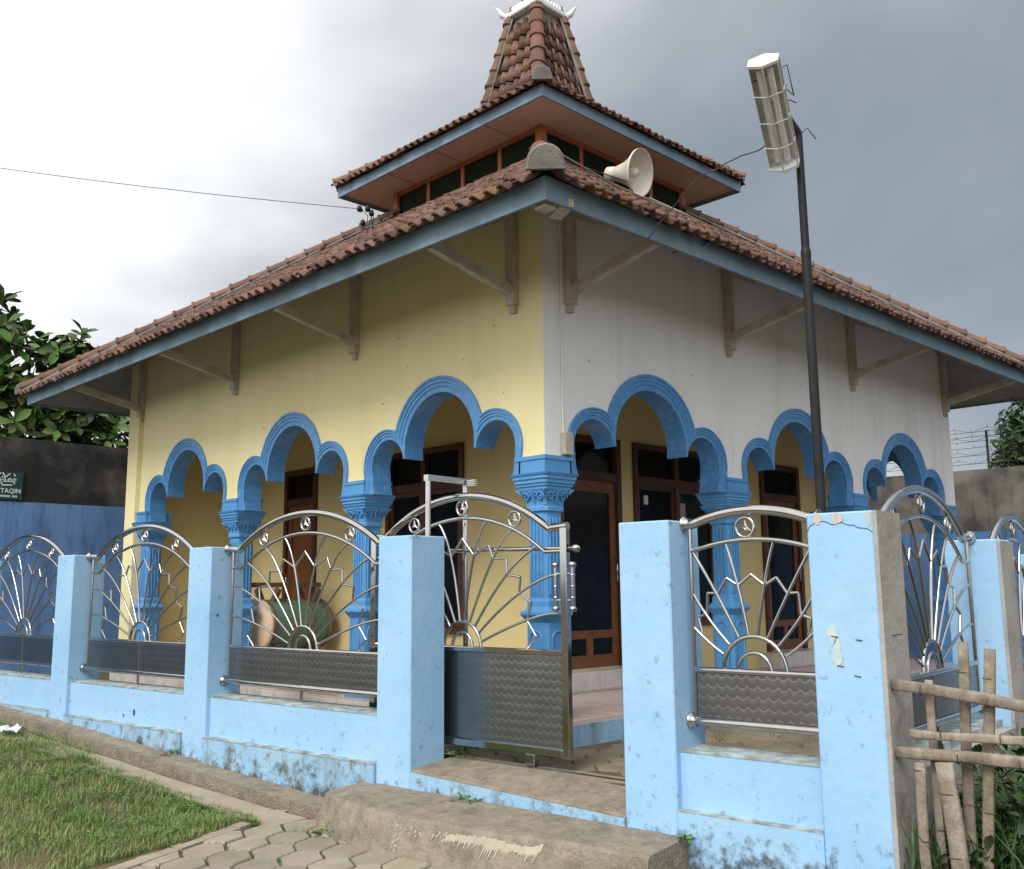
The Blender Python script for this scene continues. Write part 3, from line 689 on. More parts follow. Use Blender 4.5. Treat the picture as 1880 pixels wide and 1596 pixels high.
# clerestory
b = MB()
for sx in (-1, 1):
    for sy in (-1, 1): b.box((CX+sx*G-.055, CY+sy*G-.055, 6.8), (CX+sx*G+.055, CY+sy*G+.055, 7.60))
b.box((CX-G-.04, CY-G-.04, 7.53), (CX+G+.04, CY-G+.06, 7.595)); b.box((CX-G-.04, CY+G-.06, 7.53), (CX+G+.04, CY+G+.04, 7.595))
b.box((CX-G-.038, CY-G+.061, 7.53), (CX-G+.06, CY+G-.061, 7.595)); b.box((CX+G-.06, CY-G+.061, 7.53), (CX+G+.038, CY+G-.061, 7.595))
CL = b.build('clerestory', M_orng, T)
for k in range(1, 4):
    q = -G+2*G*k/4
    for sx, sy in ((q, -G), (q, G), (-G, q), (G, q)):
        m = MB(); m.box((CX+sx-.03, CY+sy-.03, 6.9), (CX+sx+.03, CY+sy+.03, 7.53)); m.build('mullion', M_orng, CL)
for k in range(4):
    q0 = -G+2*G*k/4+.03; q1 = q0+2*G/4-.06
    m = MB(); m.box((CX+q0, CY-G-.005, 6.85), (CX+q1, CY-G+.005, 7.53)); m.build('pane', M_ggreen, CL)
    m = MB(); m.box((CX+q0, CY+G-.005, 6.85), (CX+q1, CY+G+.005, 7.53)); m.build('pane', M_ggreen, CL)
    m = MB(); m.box((CX-G-.005, CY+q0, 6.85), (CX-G+.005, CY+q1, 7.53)); m.build('pane', M_ggreen, CL)
    m = MB(); m.box((CX+G-.005, CY+q0, 6.85), (CX+G+.005, CY+q1, 7.53)); m.build('pane', M_ggreen, CL)
# upper roof
O2 = 2.198; HS = .61; ZS = 8.82; HC = .285; ZK = 10.49
b = MB(); frustum(b, CX-O2+.02, CY-O2+.02, CX+O2-.02, CY+O2-.02, 7.72, CX-HS, CY-HS, CX+HS, CY+HS, ZS-.06)
ROOF2 = b.build('upper_roof', M_orng, T)
b = MB(); b.box((CX-O2+.026, CY-O2+.026, 7.598), (CX+O2-.026, CY+O2-.026, 7.612)); b.build('soffit', M_soffo, ROOF2)
for s in (-1.05, .0, 1.05):
    b = MB(); b.box((CX-O2+.03, CY+s-.006, 7.594), (CX-G, CY+s+.006, 7.5975)); b.build('soffit_batten', M_orng, ROOF2)
fascia(CX-O2, CY-O2, CX+O2, CY+O2, 7.545, 7.70, .024, M_fasc2, 'fascia', ROOF2)
b = MB(); frustum(b, CX-HS+.03, CY-HS+.03, CX+HS-.03, CY+HS-.03, ZS-.05, CX-HC+.03, CY-HC+.03, CX+HC-.03, CY+HC-.03, ZK+.02)
SPIRE = b.build('spire', M_mort, T)
# roof tiles
TWd, TLn = .162, .33
def tile_mesh(w, l):
    b = MB(); prof = []
    n = 7
    for i in range(n+1):
        x = i/n; prof.append((x*w-w/2, .023*math.sin(2*PI*x*.97+.25)+.006*math.cos(PI*x)))
    vs = [(x, 0, z) for x, z in prof]+[(x, l, z-.012) for x, z in prof]+[(x, 0, z-.022) for x, z in prof]
    m = n+1; fs = [(i, i+1, m+i+1, m+i) for i in range(n)]+[(2*m+i, 2*m+i+1, i+1, i) for i in range(n)]+[(2*m+i+1, 2*m+i, m+i, m+i+1) for i in range(n)]
    fs += [(2*m, 0, m), (m-1, 3*m-1, 2*m-1)]
    b.add(vs, fs, True); return b.mesh('tile', M_tile)
TM = tile_mesh(TWd, TLn)
def slope_tiles(A, e, s, n, L0, L1, H, pw, pr):
    # A lower-left corner, e along eave, s up slope, width L0 at bottom shrinking to L1 at top, slope length H
    res = []; rows = int(H/pr)
    for j in range(rows):
        h = j*pr; ins = (L0-L1)/2*h/H; k0 = math.ceil((ins)/pw); k1 = math.floor((L0-ins)/pw)
        for i in range(k0, k1):
            p = A+e*((i+.5)*pw)+s*h
            tilt = .060+rnd.uniform(-.035, .035)
            s2 = (s*math.cos(tilt)-n*math.sin(tilt)); n2 = e.cross(s2); rot = rnd.uniform(-.06, .06)
            e2 = (e*math.cos(rot)+s2*math.sin(rot)).normalized(); s3 = n2.cross(e2)
            p = p+n*(.03+rnd.uniform(-.006, .008))+s*rnd.uniform(-.026, .022)
            res.append(Matrix(((e2.x, s3.x, n2.x, p.x), (e2.y, s3.y, n2.y, p.y), (e2.z, s3.z, n2.z, p.z), (0, 0, 0, 1))))
    return res
def four_slopes(cx, cy, hx, hy, z0, HX, HY, z1, pw, pr, lip):
    out = []
    for ax in range(4):
        e = (Vector((0, -1, 0)), Vector((1, 0, 0)), Vector((0, 1, 0)), Vector((-1, 0, 0)))[ax]
        ow = (Vector((-1, 0, 0)), Vector((0, -1, 0)), Vector((1, 0, 0)), Vector((0, 1, 0)))[ax]
        hh, HH, w0, w1 = (hx, HX, hy, HY) if ax % 2 == 0 else (hy, HY, hx, HX)
        run = hh-HH; s = (-ow*run+Vector((0, 0, z1-z0))).normalized(); n = e.cross(s); Hh = math.hypot(run, z1-z0)
        A = Vector((cx, cy, z0))+ow*hh-e*w0-s*lip
        out.append(slope_tiles(A, e, s, n, 2*w0, 2*w1, Hh+lip, pw, pr))
    return out
main_t = four_slopes(CX, CY, CX+OV, CY+OV, 4.535, G, G, 7.19, .150, .262, .15)
up_t = four_slopes(CX, CY, O2, O2, 7.745, HS, HS, ZS, .150, .262, .13)
sp_t = four_slopes(CX, CY, HS-.0, HS-.0, ZS-.04, HC, HC, ZK-.04, .158, .250, .0)
cand = []
for par, sets, bonus in ((ROOF, main_t, 0), (ROOF2, up_t, 2.0), (SPIRE, sp_t, 8.0)):
    for ax, st in enumerate(sets):
        for M in st:
            d = (M.translation-CAM).length-bonus
            if ax > 1: d += 100
            if par is ROOF and M.translation.z > 4.535+.6: d += 6
            if par is ROOF2 and M.translation.z > 7.9: d += 6
            cand.append((d, par, M))
cand.sort(key=lambda q: q[0])
for d, par, M in cand[:298]: inst('tile', TM, par, M, origin(par))
rest = {}
for d, par, M in cand[298:]: rest.setdefault(par.name, (par, []))[1].append(M)
for k, (par, ms) in rest.items(): quad_joined('tile_field', TM, ms, par, M_tile)
# hip ridge caps
def cap_mesh(r, l, mat, r2=None):
    b = MB(); n = 7; vs = []; r2 = r2 or r*.86
    for rr, y in ((r*1.10, 0), (r*1.16, .012), (r*1.16, .035), (r*1.0, .045), (r2, l)):
        for k in range(n+1): a = PI*k/n; vs.append((rr*math.cos(a), y, rr*math.sin(a)*.85-.01))
    m = n+1; fs = [(i*m+k, i*m+k+1, (i+1)*m+k+1, (i+1)*m+k) for i in range(4) for k in range(n)]; fs.append(tuple(range(m-1, -1, -1)))
    b.add([v for v in vs], [tuple(f[::-1]) for f in fs], False); me = b.mesh('ridge_cap', mat); return me
def hip_caps(a, c, up, parent, r, step, mat=M_cap):
    a = Vector(a); c = Vector(c); y = (c-a).normalized(); L = (c-a).length; x = y.cross(Vector(up)).normalized(); z = x.cross(y)
    me = cap_mesh(r, step*1.16, mat); k = int(L/step)
    for i in range(k+1):
        p = a+y*(i*step)+z*rnd.uniform(-.004, .006); tl = .03
        if i*step+step*.9 > L+step*.4: break
        M = Matrix(((x.x, y.x, z.x, p.x), (x.y, y.y, z.y, p.y), (x.z, y.z, z.z, p.z), (0, 0, 0, 1)))
        inst('ridge_cap', me, parent, M, origin(parent))
    # mortar bed under the caps
    b = MB(); b.bar(a+z*-.02, c+z*-.02, r*1.75, .06, up=tuple(z)); b.build('mortar_bed', M_mort, parent)
for sx in (-1, 1):
    for sy in (-1, 1):
        up = (sx*.3, sy*.3, 1)
        hip_caps((CX+sx*(CX+OV+.05), CY+sy*(CY+OV+.05), 4.56), (CX+sx*(G+.05), CY+sy*(G+.05), 7.24), up, ROOF, .125, .31)
        hip_caps((CX+sx*(O2+.04), CY+sy*(O2+.04), 7.76), (CX+sx*(HS+.02), CY+sy*(HS+.02), ZS+.02), up, ROOF2, .105, .28)
        hip_caps((CX+sx*(HS+.01), CY+sy*(HS+.01), ZS-.04), (CX+sx*HC, CY+sy*HC, ZK), (sx*.7, sy*.7, .3), SPIRE, .112, .27)
# mortar end plugs at the near hips
def plug(p, r, l, parent, mat):
    b = MB(); y = Vector((1, 1, .55)).normalized(); x = Vector((1, -1, 0)).normalized(); z = x.cross(y); n = 8; vs = []
    z = -z if z.z < 0 else z
    for rr, d in ((r*.93, -.05), (r, -.02), (r*1.0, l)):
        for k in range(n+1): a = PI*k/n; vs.append(Vector(p)+x*rr*math.cos(a)+z*rr*math.sin(a)*.95+y*d)
        vs.append(Vector(p)+x*-rr*1.08+z*-.05+y*d); vs.append(Vector(p)+x*rr*1.08+z*-.05+y*d)
    m = n+3; fs = [(i*m+k, i*m+(k+1) % m, (i+1)*m+(k+1) % m, (i+1)*m+k) for i in range(2) for k in range(m)]; fs += [tuple(range(m-1, -1, -1)), tuple(range(2*m, 3*m))]
    b.add(vs, fs, False); b.build('hip_end_plug', mat, parent)
plug((-OV-.10, -OV-.10, 4.54), .132, .12, ROOF, M_mort)
plug((CX-O2-.08, CY-O2-.08, 7.745), .12, .12, ROOF2, M_mort)
plug((-OV-.05, D+OV+.05, 4.55), .12, .12, ROOF, M_mort)
# white cornice on the spire
b = MB()
def sqring(h, z): return [(CX-h, CY-h, z), (CX+h, CY-h, z), (CX+h, CY+h, z), (CX-h, CY+h, z)]
pr = [(HC+.03, ZK-.03), (HC+.085, ZK-.02), (HC+.095, ZK), (HC+.095, ZK+.05), (HC+.05, ZK+.09), (HC+.02, ZK+.17), (HC-.08, ZK+.19)]
vs = [p for h, z in pr for p in sqring(h, z)]; fs = [(i*4+k, i*4+(k+1) % 4, i*4+4+(k+1) % 4, i*4+4+k) for i in range(len(pr)-1) for k in range(4)]; fs += [(3, 2, 1, 0), tuple(len(vs)-4+k for k in range(4))]
b.add(vs, fs); CO = b.build('cornice', M_white, T)
b = MB()
for k in range(9):
    q = lerp(-HC+.02, HC-.02, k/8)
    for sx, sy in ((q, -HC-.045), (-HC-.045, q), (q, HC+.045), (HC+.045, q)): b.lathe([(.022, 0), (.026, .03), (.012, .055), (.0, .075)], (CX+sx, CY+sy, ZK+.085), n=6)
b.build('cresting', M_white, CO)
for sx, sy in ((-1, -1), (-1, 1), (1, -1), (1, 1)):
    b = MB(); h = HC+.075; d = Vector((sx, sy, 0)).normalized(); p = Vector((CX+sx*h, CY+sy*h, ZK+.03))
    path = [p-d*.03, p+d*.03+Vector((0, 0, .03)), p+d*.06+Vector((0, 0, .08)), p+d*.10+Vector((0, 0, .14)), p+d*.15+Vector((0, 0, .18))]
    b.tube(path, [.05, .055, .042, .022, .004], 6); b.build('corner_horn', M_white, CO)
b = MB(); b.lathe([(.20, ZK+.18), (.19, ZK+.30), (.24, ZK+.34), (.28, ZK+.46), (.26, ZK+.60), (.17, ZK+.74), (.05, ZK+.86), (.03, ZK+1.1), (.0, ZK+1.25)], (CX, CY, 0), n=20); b.build('finial_dome', M_mort, CO)
# meter box and conduit at the corner
b = MB(); b.box((.20, -.06, 2.70), (.31, -.002, 2.90), .008); b.build('electric_box', M_swit, T)
b = MB(); b.tube([(.225, -.012, 2.9), (.222, -.012, 3.6), (.228, -.012, 4.3), (.225, -.012, 5.0)], .008, 6); b.build('conduit', M_wht, T)

# hairline cracks, spots and repair patches on the plaster
def wall_crack(P, pts, r=.0022):
    b = MB(); q = []
    for (a, c) in zip(pts[:-1], pts[1:]):
        for k in range(5): t = k/5; q.append(P(lerp(a[0], c[0], t)+rnd.uniform(-.008, .008), lerp(a[1], c[1], t)+rnd.uniform(-.006, .006), -.001))
    b.tube(q, r, 4); b.build('crack', M_hair, T)
wall_crack(PL, [(2.62, 2.72), (2.66, 2.95), (2.60, 3.1)], .0010); wall_crack(PR, [(2.85, 2.72), (2.9, 3.0), (2.84, 3.2)], .0010)
for P_, lst in ((PL, ((.62, 3.95, .012), (1.05, 3.7, .01), (2.3, 3.45, .014), (2.05, 4.1, .012), (3.2, 3.9, .011), (4.7, 3.5, .013), (.5, 3.3, .009), (1.9, 3.78, .009))), (PR, ((.6, 3.6, .012), (2.2, 3.7, .013), (3.4, 3.3, .011), (4.4, 3.9, .014), (6.4, 3.7, .013)))):
    for t, z, r_ in lst:
        b = MB(); b.add([P_(t+r_*rnd.uniform(.5, 1.1)*math.cos(q*PI/4), z+r_*rnd.uniform(.6, 1.2)*math.sin(q*PI/4), -.0015) for q in range(8)], [tuple(range(8)) if P_ is PR else tuple(range(7, -1, -1))]); b.build('nail_hole', M_hair, T)

# ------------------------------------------------------------------ loudspeaker
hp = Vector((3.26, 1.42, 6.68)); hd = Vector((.14, -.92, -.2)).normalized()
TH = thing('loudspeaker', 'round cream horn loudspeaker on the lower tiled roof below the clerestory', 'loudspeaker', hp)
b = MB(); b.lathe([(.285, .02), (.295, .03), (.292, .0), (.26, -.03), (.20, -.10), (.145, -.19), (.11, -.29), (.09, -.34), (.075, -.36)], hp, hd, 32, caps=False); b.build('horn', M_horn, TH)
b = MB(); b.lathe([(.284, .018), (.24, -.045), (.17, -.13), (.10, -.24), (.06, -.27), (.0, -.27)], hp, hd, 32, caps=False); b.build('horn_bowl', M_horn, TH)
b = MB(); b.lathe([(.06, -.26), (.065, -.06), (.05, -.03), (.0, -.02)], hp, hd, 16); b.build('phase_plug', M_horn, TH)
b = MB(); b.lathe([(.075, -.35), (.095, -.37), (.095, -.46), (.06, -.49), (.0, -.49)], hp, hd, 18); b.build('driver', M_horn, TH)
b = MB(); q = hp-hd*.3; b.tube([q+Vector((0, 0, -.08)), q+Vector((0, 0, -.20)), q+hd*.1+Vector((.02, .02, -.42))], .018, 6); b.bar(q+Vector((-.12, 0, -.13)), q+Vector((.12, 0, -.13)), .03, .02); b.build('mounting_bracket', M_wire, TH)

# ------------------------------------------------------------------ fence masonry
TF = thing('masonry_fence', 'pale blue plastered front fence wall with square pillars around the mosque', 'fence', fp(-1.2, .2, 0))
def fbox(u0, u1, v0, v1, z0, z1, b=None, bev=0):
    b = b or MB(); n0 = len(b.v); b.box((u0, v0, z0), (u1, v1, z1), bev)
    for i in range(n0, len(b.v)): x, y, z = b.v[i]; b.v[i] = tuple(fp(x, y, z))
    return b
zb_ = [.0, -.1, -.1, -.1, -.2]
for k, u in enumerate([-9.30]+PU):
    top = PT+(.0 if k < 5 else -.012)
    fbox(u, u+PW, 0, PW, -.4, top, bev=.008).build('pillar', M_blue, TF)
# side pillars
SV = [2.513, 4.75, 7.0]
for k, v in enumerate(SV):
    fbox(PU[4], PU[4]+PW, v, v+PW, -.2, 1.887-.06*k, bev=.008).build('pillar', M_blue, TF)
# bare outer faces
for v, t in ((0, 1.96), (SV[0], 1.875), (SV[1], 1.82), (SV[2], 1.75)):
    o = fbox(PU[4]+PW+.001, PU[4]+PW+.022, v+.003, v+PW, -.2, t).build('bare_face', M_cgrey, TF); o['label'] = 'unpainted grey render on the outer face of a pillar'
def lowwall(u0, u1, z0, zl, ztop, proud):
    fbox(u0, u1, .05, .32, zl-.02, ztop-.012).build('low_wall', M_blue, TF)
    fbox(u0, u1, .045, .325, ztop-.012, ztop).build('wall_coping', M_ledge, TF)
    fbox(u0+.001, u1-.001, proud, .36, z0, zl-.01).build('plinth', M_base, TF)
    fbox(u0+.001, u1-.001, proud-.004, .05, zl-.01, zl).build('plinth_ledge', M_ledge, TF)
lowwall(-9.30+PW, PU[0], -.2, .27, .60, -.015); lowwall(PU[0]+PW, PU[1], -.3, .25, .605, -.015); lowwall(PU[1]+PW, PU[2], -.35, .245, .605, -.02)
fbox(PU[3]+PW, PU[4], .055, .32, .22, .575).build('low_wall', M_blue, TF)
fbox(PU[3]+PW, PU[4], .05, .325, .575, .588).build('wall_coping', M_ledge, TF)
fbox(PU[3]+PW, PU[4], .0, .36, -.4, .237).build('plinth', M_blue, TF)
fbox(PU[3]+PW, PU[4], -.001, .055, .237, .247).build('plinth_ledge', M_ledge, TF)
# side low walls
for va, vb, zt in ((PW, SV[0], .60), (SV[0]+PW, SV[1], .52), (SV[1]+PW, SV[2], .46)):
    fbox(PU[4]+.05, PU[4]+PW-.06, va, vb, .2, zt).build('low_wall', M_ledge, TF)
    fbox(PU[4]+.0, PU[4]+PW+.02, va, vb, -.2, zt-.05).build('plinth', M_cgrey, TF)
# threshold
b = MB(); tu0, tu1 = PU[2]+PW, PU[3]
vs = []
for u, z in ((tu0, .235), (tu1, .165)): vs += [fp(u, .004, -.4), fp(u, .004, z-.012), fp(u, .02, z), fp(u, .52, .278), fp(u, .52, -.4)]
b.add(vs, [(0, 1, 6, 5), (1, 2, 7, 6), (2, 3, 8, 7), (3, 4, 9, 8), (4, 3, 2, 1, 0), (5, 6, 7, 8, 9)]); b.build('gate_threshold', M_conc, TF)
b = MB(); b.add([fp(tu0+.002, .0, -.35), fp(tu1-.002, .0, -.35), fp(tu1-.002, .0, .148), fp(tu0+.002, .0, .220)], [(0, 1, 2, 3)]); b.build('threshold_face', M_base, TF)
b = MB(); b.bar(fp(-2.4, .45, .292), fp(tu1, .45, .262), .03, .02); b.build('gate_track', M_steel, TF)
# repair patches, cracks, nails, holes
def decal(name, mat, pts, v=-.0035): b = MB(); b.add([fp(u, v, z) for u, z in pts], [tuple(range(len(pts)))]); return b.build(name, mat, TF)
def blob(cu, cz, ru, rz, n=28):
    q = rnd.random()*50; return [(cu+ru*math.cos(2*PI*i/n)*(1+.45*mnoise.noise(Vector((math.cos(2*PI*i/n)*1.8+q, math.sin(2*PI*i/n)*1.8, q)))+rnd.uniform(-.12, .12)), cz+rz*math.sin(2*PI*i/n)*(1+.45*mnoise.noise(Vector((q, math.cos(2*PI*i/n)*1.8, math.sin(2*PI*i/n)*1.8+q)))+rnd.uniform(-.12, .12))) for i in range(n)]
decal('paint_patch', M_patch, blob(2.378, 1.30, .028, .055)); decal('paint_patch', M_patch, blob(2.396, 1.195, .026, .07))
for c in ((2.33, 1.925, .022, .03), (2.44, 1.925, .03, .032), (2.615, 1.92, .014, .04)): decal('peeling_patch', M_peel, blob(*c))
b = MB(); cr = [(2.265, 1.862), (2.28, 1.885), (2.31, 1.905), (2.345, 1.912), (2.373, 1.909), (2.41, 1.893), (2.44, 1.897), (2.465, 1.899), (2.50, 1.882), (2.53, 1.888), (2.555, 1.872), (2.60, 1.866), (2.632, 1.846)]
b.tube([fp(u, -.0015, z+rnd.uniform(-.004, .004)) for u, z in cr], .0022, 4); b.build('crack', M_crack, TF)
for (u, z) in ((2.385, 1.285), (2.41, 1.13), (2.50, 1.08), (2.52, 1.27)): b = MB(); b.tube([fp(u-.015, -.004, z), fp(u+.022, -.006, z-.004)], .0025, 5); b.build('nail', M_wire, TF)
b = MB(); b.tube([fp(PU[4]+PW+.02, .12, 1.29), fp(PU[4]+PW+.05, .2, 1.295)], .003, 5); b.build('nail', M_wire, TF)
for (u, z, r) in ((-4.907, .361, .022), (-5.104, .32, .012)): b = MB(); b.add([fp(a, .047, c) for a, c in blob(u, z, r, r*1.5, 8)], [tuple(range(8))]); b.build('drill_hole', M_crack, TF)
b = MB(); b.add([fp(PU[1]+PW+.003, .09+.012*math.cos(a), 1.334+.016*math.sin(a)) for a in [q*PI/4 for q in range(8)]], [tuple(range(8))]); b.build('drill_hole', M_crack, TF)

# ------------------------------------------------------------------ stainless panels
def medallion(cx, cz, r, root):
    b = MB(); b.tube([(cx+r*math.cos(2*PI*k/20), 0, cz+r*math.sin(2*PI*k/20)) for k in range(20)], .0105, 7, closed=True)
    md = b.build('medallion', M_steel, root, local=True)
    for q in range(3):
        a = PI/2+q*2*PI/3; s = MB(); c, d = math.cos(a), math.sin(a); o_ = (-d, c)
        tip = (cx+c*r*.92, 0, cz+d*r*.92); bs = .30*r
        vs = [tip, (cx+o_[0]*bs*.9, 0, cz+o_[1]*bs*.9), (cx-o_[0]*bs*.9, 0, cz-o_[1]*bs*.9), (cx+c*r*.18, -.012, cz+d*r*.18), (cx+c*r*.18, .012, cz+d*r*.18)]
        s.add(vs, [(0, 3, 1), (0, 2, 3), (0, 1, 4), (0, 4, 2), (3, 2, 1), (4, 1, 2)]); s.build('star_point', M_steel, md, local=True)
    return md
def arc3(x0, x1, zend, zpk, n=22):
    c = (x1-x0)/2; s = zpk-zend; Rr = (c*c+s*s)/(2*s); cx = (x0+x1)/2; cz = zpk-Rr; A = math.asin(c/Rr)
    return [(cx+Rr*math.sin(lerp(-A, A, i/n)), 0, cz+Rr*math.cos(lerp(-A, A, i/n))) for i in range(n+1)]
def bez(a, m, c, n=10):   # quadratic through m at t=.5
    q = [2*m[i]-.5*a[i]-.5*c[i] for i in range(2)]
    return [((1-t)**2*a[0]+2*t*(1-t)*q[0]+t*t*c[0], 0, (1-t)**2*a[1]+2*t*(1-t)*q[1]+t*t*c[1]) for t in [i/n for i in range(n+1)]]
def part(root, name, paths, r, mat=M_steel, n=8, closed=False):
    b = MB()
    for p in paths: b.tube(p, r, n, closed)
    return b.build(name, mat, root, local=True)
def wide_panel(root, L, dz=0.0, gate=False):
    h = L/2; k = L/2.305
    X = lambda x: h+(x-1.1525)*k
    zf = lambda z: z+dz
    mir = lambda x: 2*h-x
    part(root, 'top_rail', [[(0, 0, zf(1.951)), (X(.16), 0, zf(1.945))]+arc3(X(.18), mir(X(.18)), zf(1.932), zf(2.235))+[(mir(X(.16)), 0, zf(1.945)), (L, 0, zf(1.951))]], .030, n=10)
    part(root, 'inner_rail', [[(X(.07), 0, zf(1.77)), (X(.225), 0, zf(1.768))]+arc3(X(.24), mir(X(.24)), zf(1.772), zf(2.06))+[(mir(X(.225)), 0, zf(1.768)), (mir(X(.07)), 0, zf(1.77))]], .0145)
    for mx, mz in ((.555, 2.028), (1.1525, 2.142), (1.75, 2.028)): medallion(X(mx), zf(mz), .058, root)
    part(root, 'hub_arc', [[(h+.195*math.cos(a), 0, zf(1.055)+.195*math.sin(a)) for a in [PI*i/16 for i in range(17)]]], .013)
    part(root, 'hub_arc', [[(h+.105*math.cos(a), 0, zf(1.055)+.115*math.sin(a)) for a in [PI*i/16 for i in range(17)]]], .012)
    sp = [((.1, 1.32), (.435, 1.269), 168), ((.11, 1.606), (.515, 1.465), 148), ((.318, 1.814), (.647, 1.607), 130), ((.584, 1.942), (.797, 1.731), 112), ((.868, 2.028), (1.015, 1.76), 97)]
    for (o_, m_, a) in sp:
        a = math.radians(a); st = (h+.195*math.cos(a), zf(1.055)+.195*math.sin(a)); oo = (X(o_[0]), zf(o_[1])); mm = (X(m_[0]), zf(m_[1]))
        p = bez(st, mm, oo); part(root, 'spoke', [p], .0105, n=7); part(root, 'spoke', [[(mir(x), 0, z) for x, y, z in p]], .0105, n=7)
    zg = [(.44, 1.06), (.34, 1.153), (.435, 1.269), (.387, 1.40), (.515, 1.465), (.5, 1.588), (.647, 1.607), (.652, 1.733), (.797, 1.731), (.849, 1.837), (1.015, 1.76), (1.1525, 1.899)]
    full = [(X(x), .004, zf(z)) for x, z in zg]; full += [(mir(x), y, z) for x, y, z in full[-2::-1]]
    b = MB()
    for i in range(len(full)-1):
        b.tube([full[i], full[i+1]], .0095, 7)
    b.build('zigzag', M_steel, root, local=True)
    x0, x1 = X(.085), mir(X(.085))
    part(root, 'middle_rail', [[(x0, 0, zf(1.045)), (x1, 0, zf(1.045))]], .018)
    if not gate:
        part(root, 'bottom_rail', [[(0, 0, .73+dz), (L, 0, .73+dz)]], .024, n=10)
        for xx in (x0, x1): part(root, 'stile', [[(xx, 0, .74+dz), (xx, 0, 1.94+dz)]], .014)
        for q in range(2):
            a = x0+.014 if q == 0 else h+.008; c = h-.008 if q == 0 else x1-.014
            b = MB(); b.box((a, -.004, .755+dz), (c, .004, 1.028+dz)); b.build('sheet', M_sheet, root, local=True)
        part(root, 'divider', [[(h, 0, .75+dz), (h, 0, 1.03+dz)]], .010)
        part(root, 'foot', [[(h, 0, .60), (h, 0, .715+dz)]], .014)
        for xx, sgn in ((.004, 1), (L-.004, -1)):
            for z in (1.951+dz, .73+dz): b = MB(); b.lathe([(.05, 0), (.05, .012), (.036, .022), (.034, .05)], (xx-sgn*.004, 0, z), (sgn, 0, 0), 14); b.build('flange', M_steel, root, local=True)
def narrow_panel(root, L):
    h = L/2; mir = lambda x: L-x
    part(root, 'top_rail', [[(0, 0, 1.952), (.05, 0, 1.944)]+arc3(.055, L-.055, 1.944, 2.018)+[(L-.05, 0, 1.944), (L, 0, 1.952)]], .030, n=10)
    part(root, 'inner_rail', [[(.05, 0, 1.776)]+arc3(.06, L-.06, 1.779, 1.84)+[(L-.05, 0, 1.776)]], .0145)
    medallion(.425, 1.914, .060, root)
    part(root, 'hub_arc', [[(h+.205*math.cos(a), 0, 1.058+.205*math.sin(a)) for a in [PI*i/16 for i in range(17)]]], .013)
    part(root, 'hub_arc', [[(h+.108*math.cos(a), 0, 1.058+.108*math.sin(a)) for a in [PI*i/16 for i in range(17)]]], .012)
    for o_, m_, s_ in (((.055, 1.306), (.15, 1.222), (.246, 1.153)), ((.057, 1.511), (.158, 1.362), (.289, 1.211)), ((.06, 1.776), (.215, 1.516), (.354, 1.255)), ((.293, 1.816), (.362, 1.564), (.417, 1.271))):
        p = bez(s_, m_, o_); part(root, 'spoke', [p], .0105, n=7); part(root, 'spoke', [[(mir(x), 0, z) for x, y, z in p]], .0105, n=7)
    zg = [(.105, 1.278), (.082, 1.372), (.146, 1.394), (.152, 1.52), (.222, 1.518), (.285, 1.61), (.362, 1.564), (.4485, 1.63)]
    full = [(x, .004, z) for x, z in zg]; full += [(mir(x), y, z) for x, y, z in full[-2::-1]]
    b = MB()
    for i in range(len(full)-1): b.tube([full[i], full[i+1]], .0095, 7)
    b.build('zigzag', M_steel, root, local=True)
    part(root, 'middle_rail', [[(.05, 0, 1.053), (L-.05, 0, 1.053)]], .018); part(root, 'bottom_rail', [[(0, 0, .745), (L, 0, .745)]], .026, n=10)
    for xx in (.045, L-.045): part(root, 'stile', [[(xx, 0, .75), (xx, 0, 1.94)]], .014)
    b = MB(); b.box((.06, -.004, .772), (L-.06, .004, 1.036)); b.build('sheet', M_sheet, root, local=True)
    for xx, sgn in ((0, 1), (L, -1)):
        for z in (1.952, .745): b = MB(); b.lathe([(.05, 0), (.05, .012), (.036, .022), (.034, .05)], (xx, 0, z), (sgn, 0, 0), 14); b.build('flange', M_steel, root, local=True)
GP = 'stainless fence panels with fan pattern'
labs = ['stainless fan panel cut by the left photo edge before the blue boundary wall', 'stainless fan panel in front of the yellow corner pier and end column', 'stainless fan panel in front of the green drum, left of the gate pillar']
for lab, ua, ub in ((labs[0], -9.30+PW, PU[0]), (labs[1], PU[0]+PW, PU[1]), (labs[2], PU[1]+PW, PU[2])):
    r = thing('fence_panel', lab, 'fence panel', fp(ua, PW/2, 0), phi, GP); wide_panel(r, ub-ua)
r = thing('fence_panel', 'narrow stainless panel with a single star medallion beside the cracked corner pillar', 'fence panel', fp(PU[3]+PW, PW/2, 0), phi, GP); narrow_panel(r, PU[4]-PU[3]-PW)
for lab, va, vb, dz in (('stainless fan panel seen edge on behind the cracked corner pillar', PW, SV[0], -.05), ('farther side fence panel cut by the right photo edge', SV[0]+PW, SV[1], -.12), ('last side fence panel beyond the right photo edge', SV[1]+PW, SV[2], -.18)):
    if vb == SV[2]: continue
    r = thing('fence_panel', lab, 'fence panel', fp(PU[4]+PW/2, va, 0), phi+PI/2, GP); wide_panel(r, vb-va, dz)
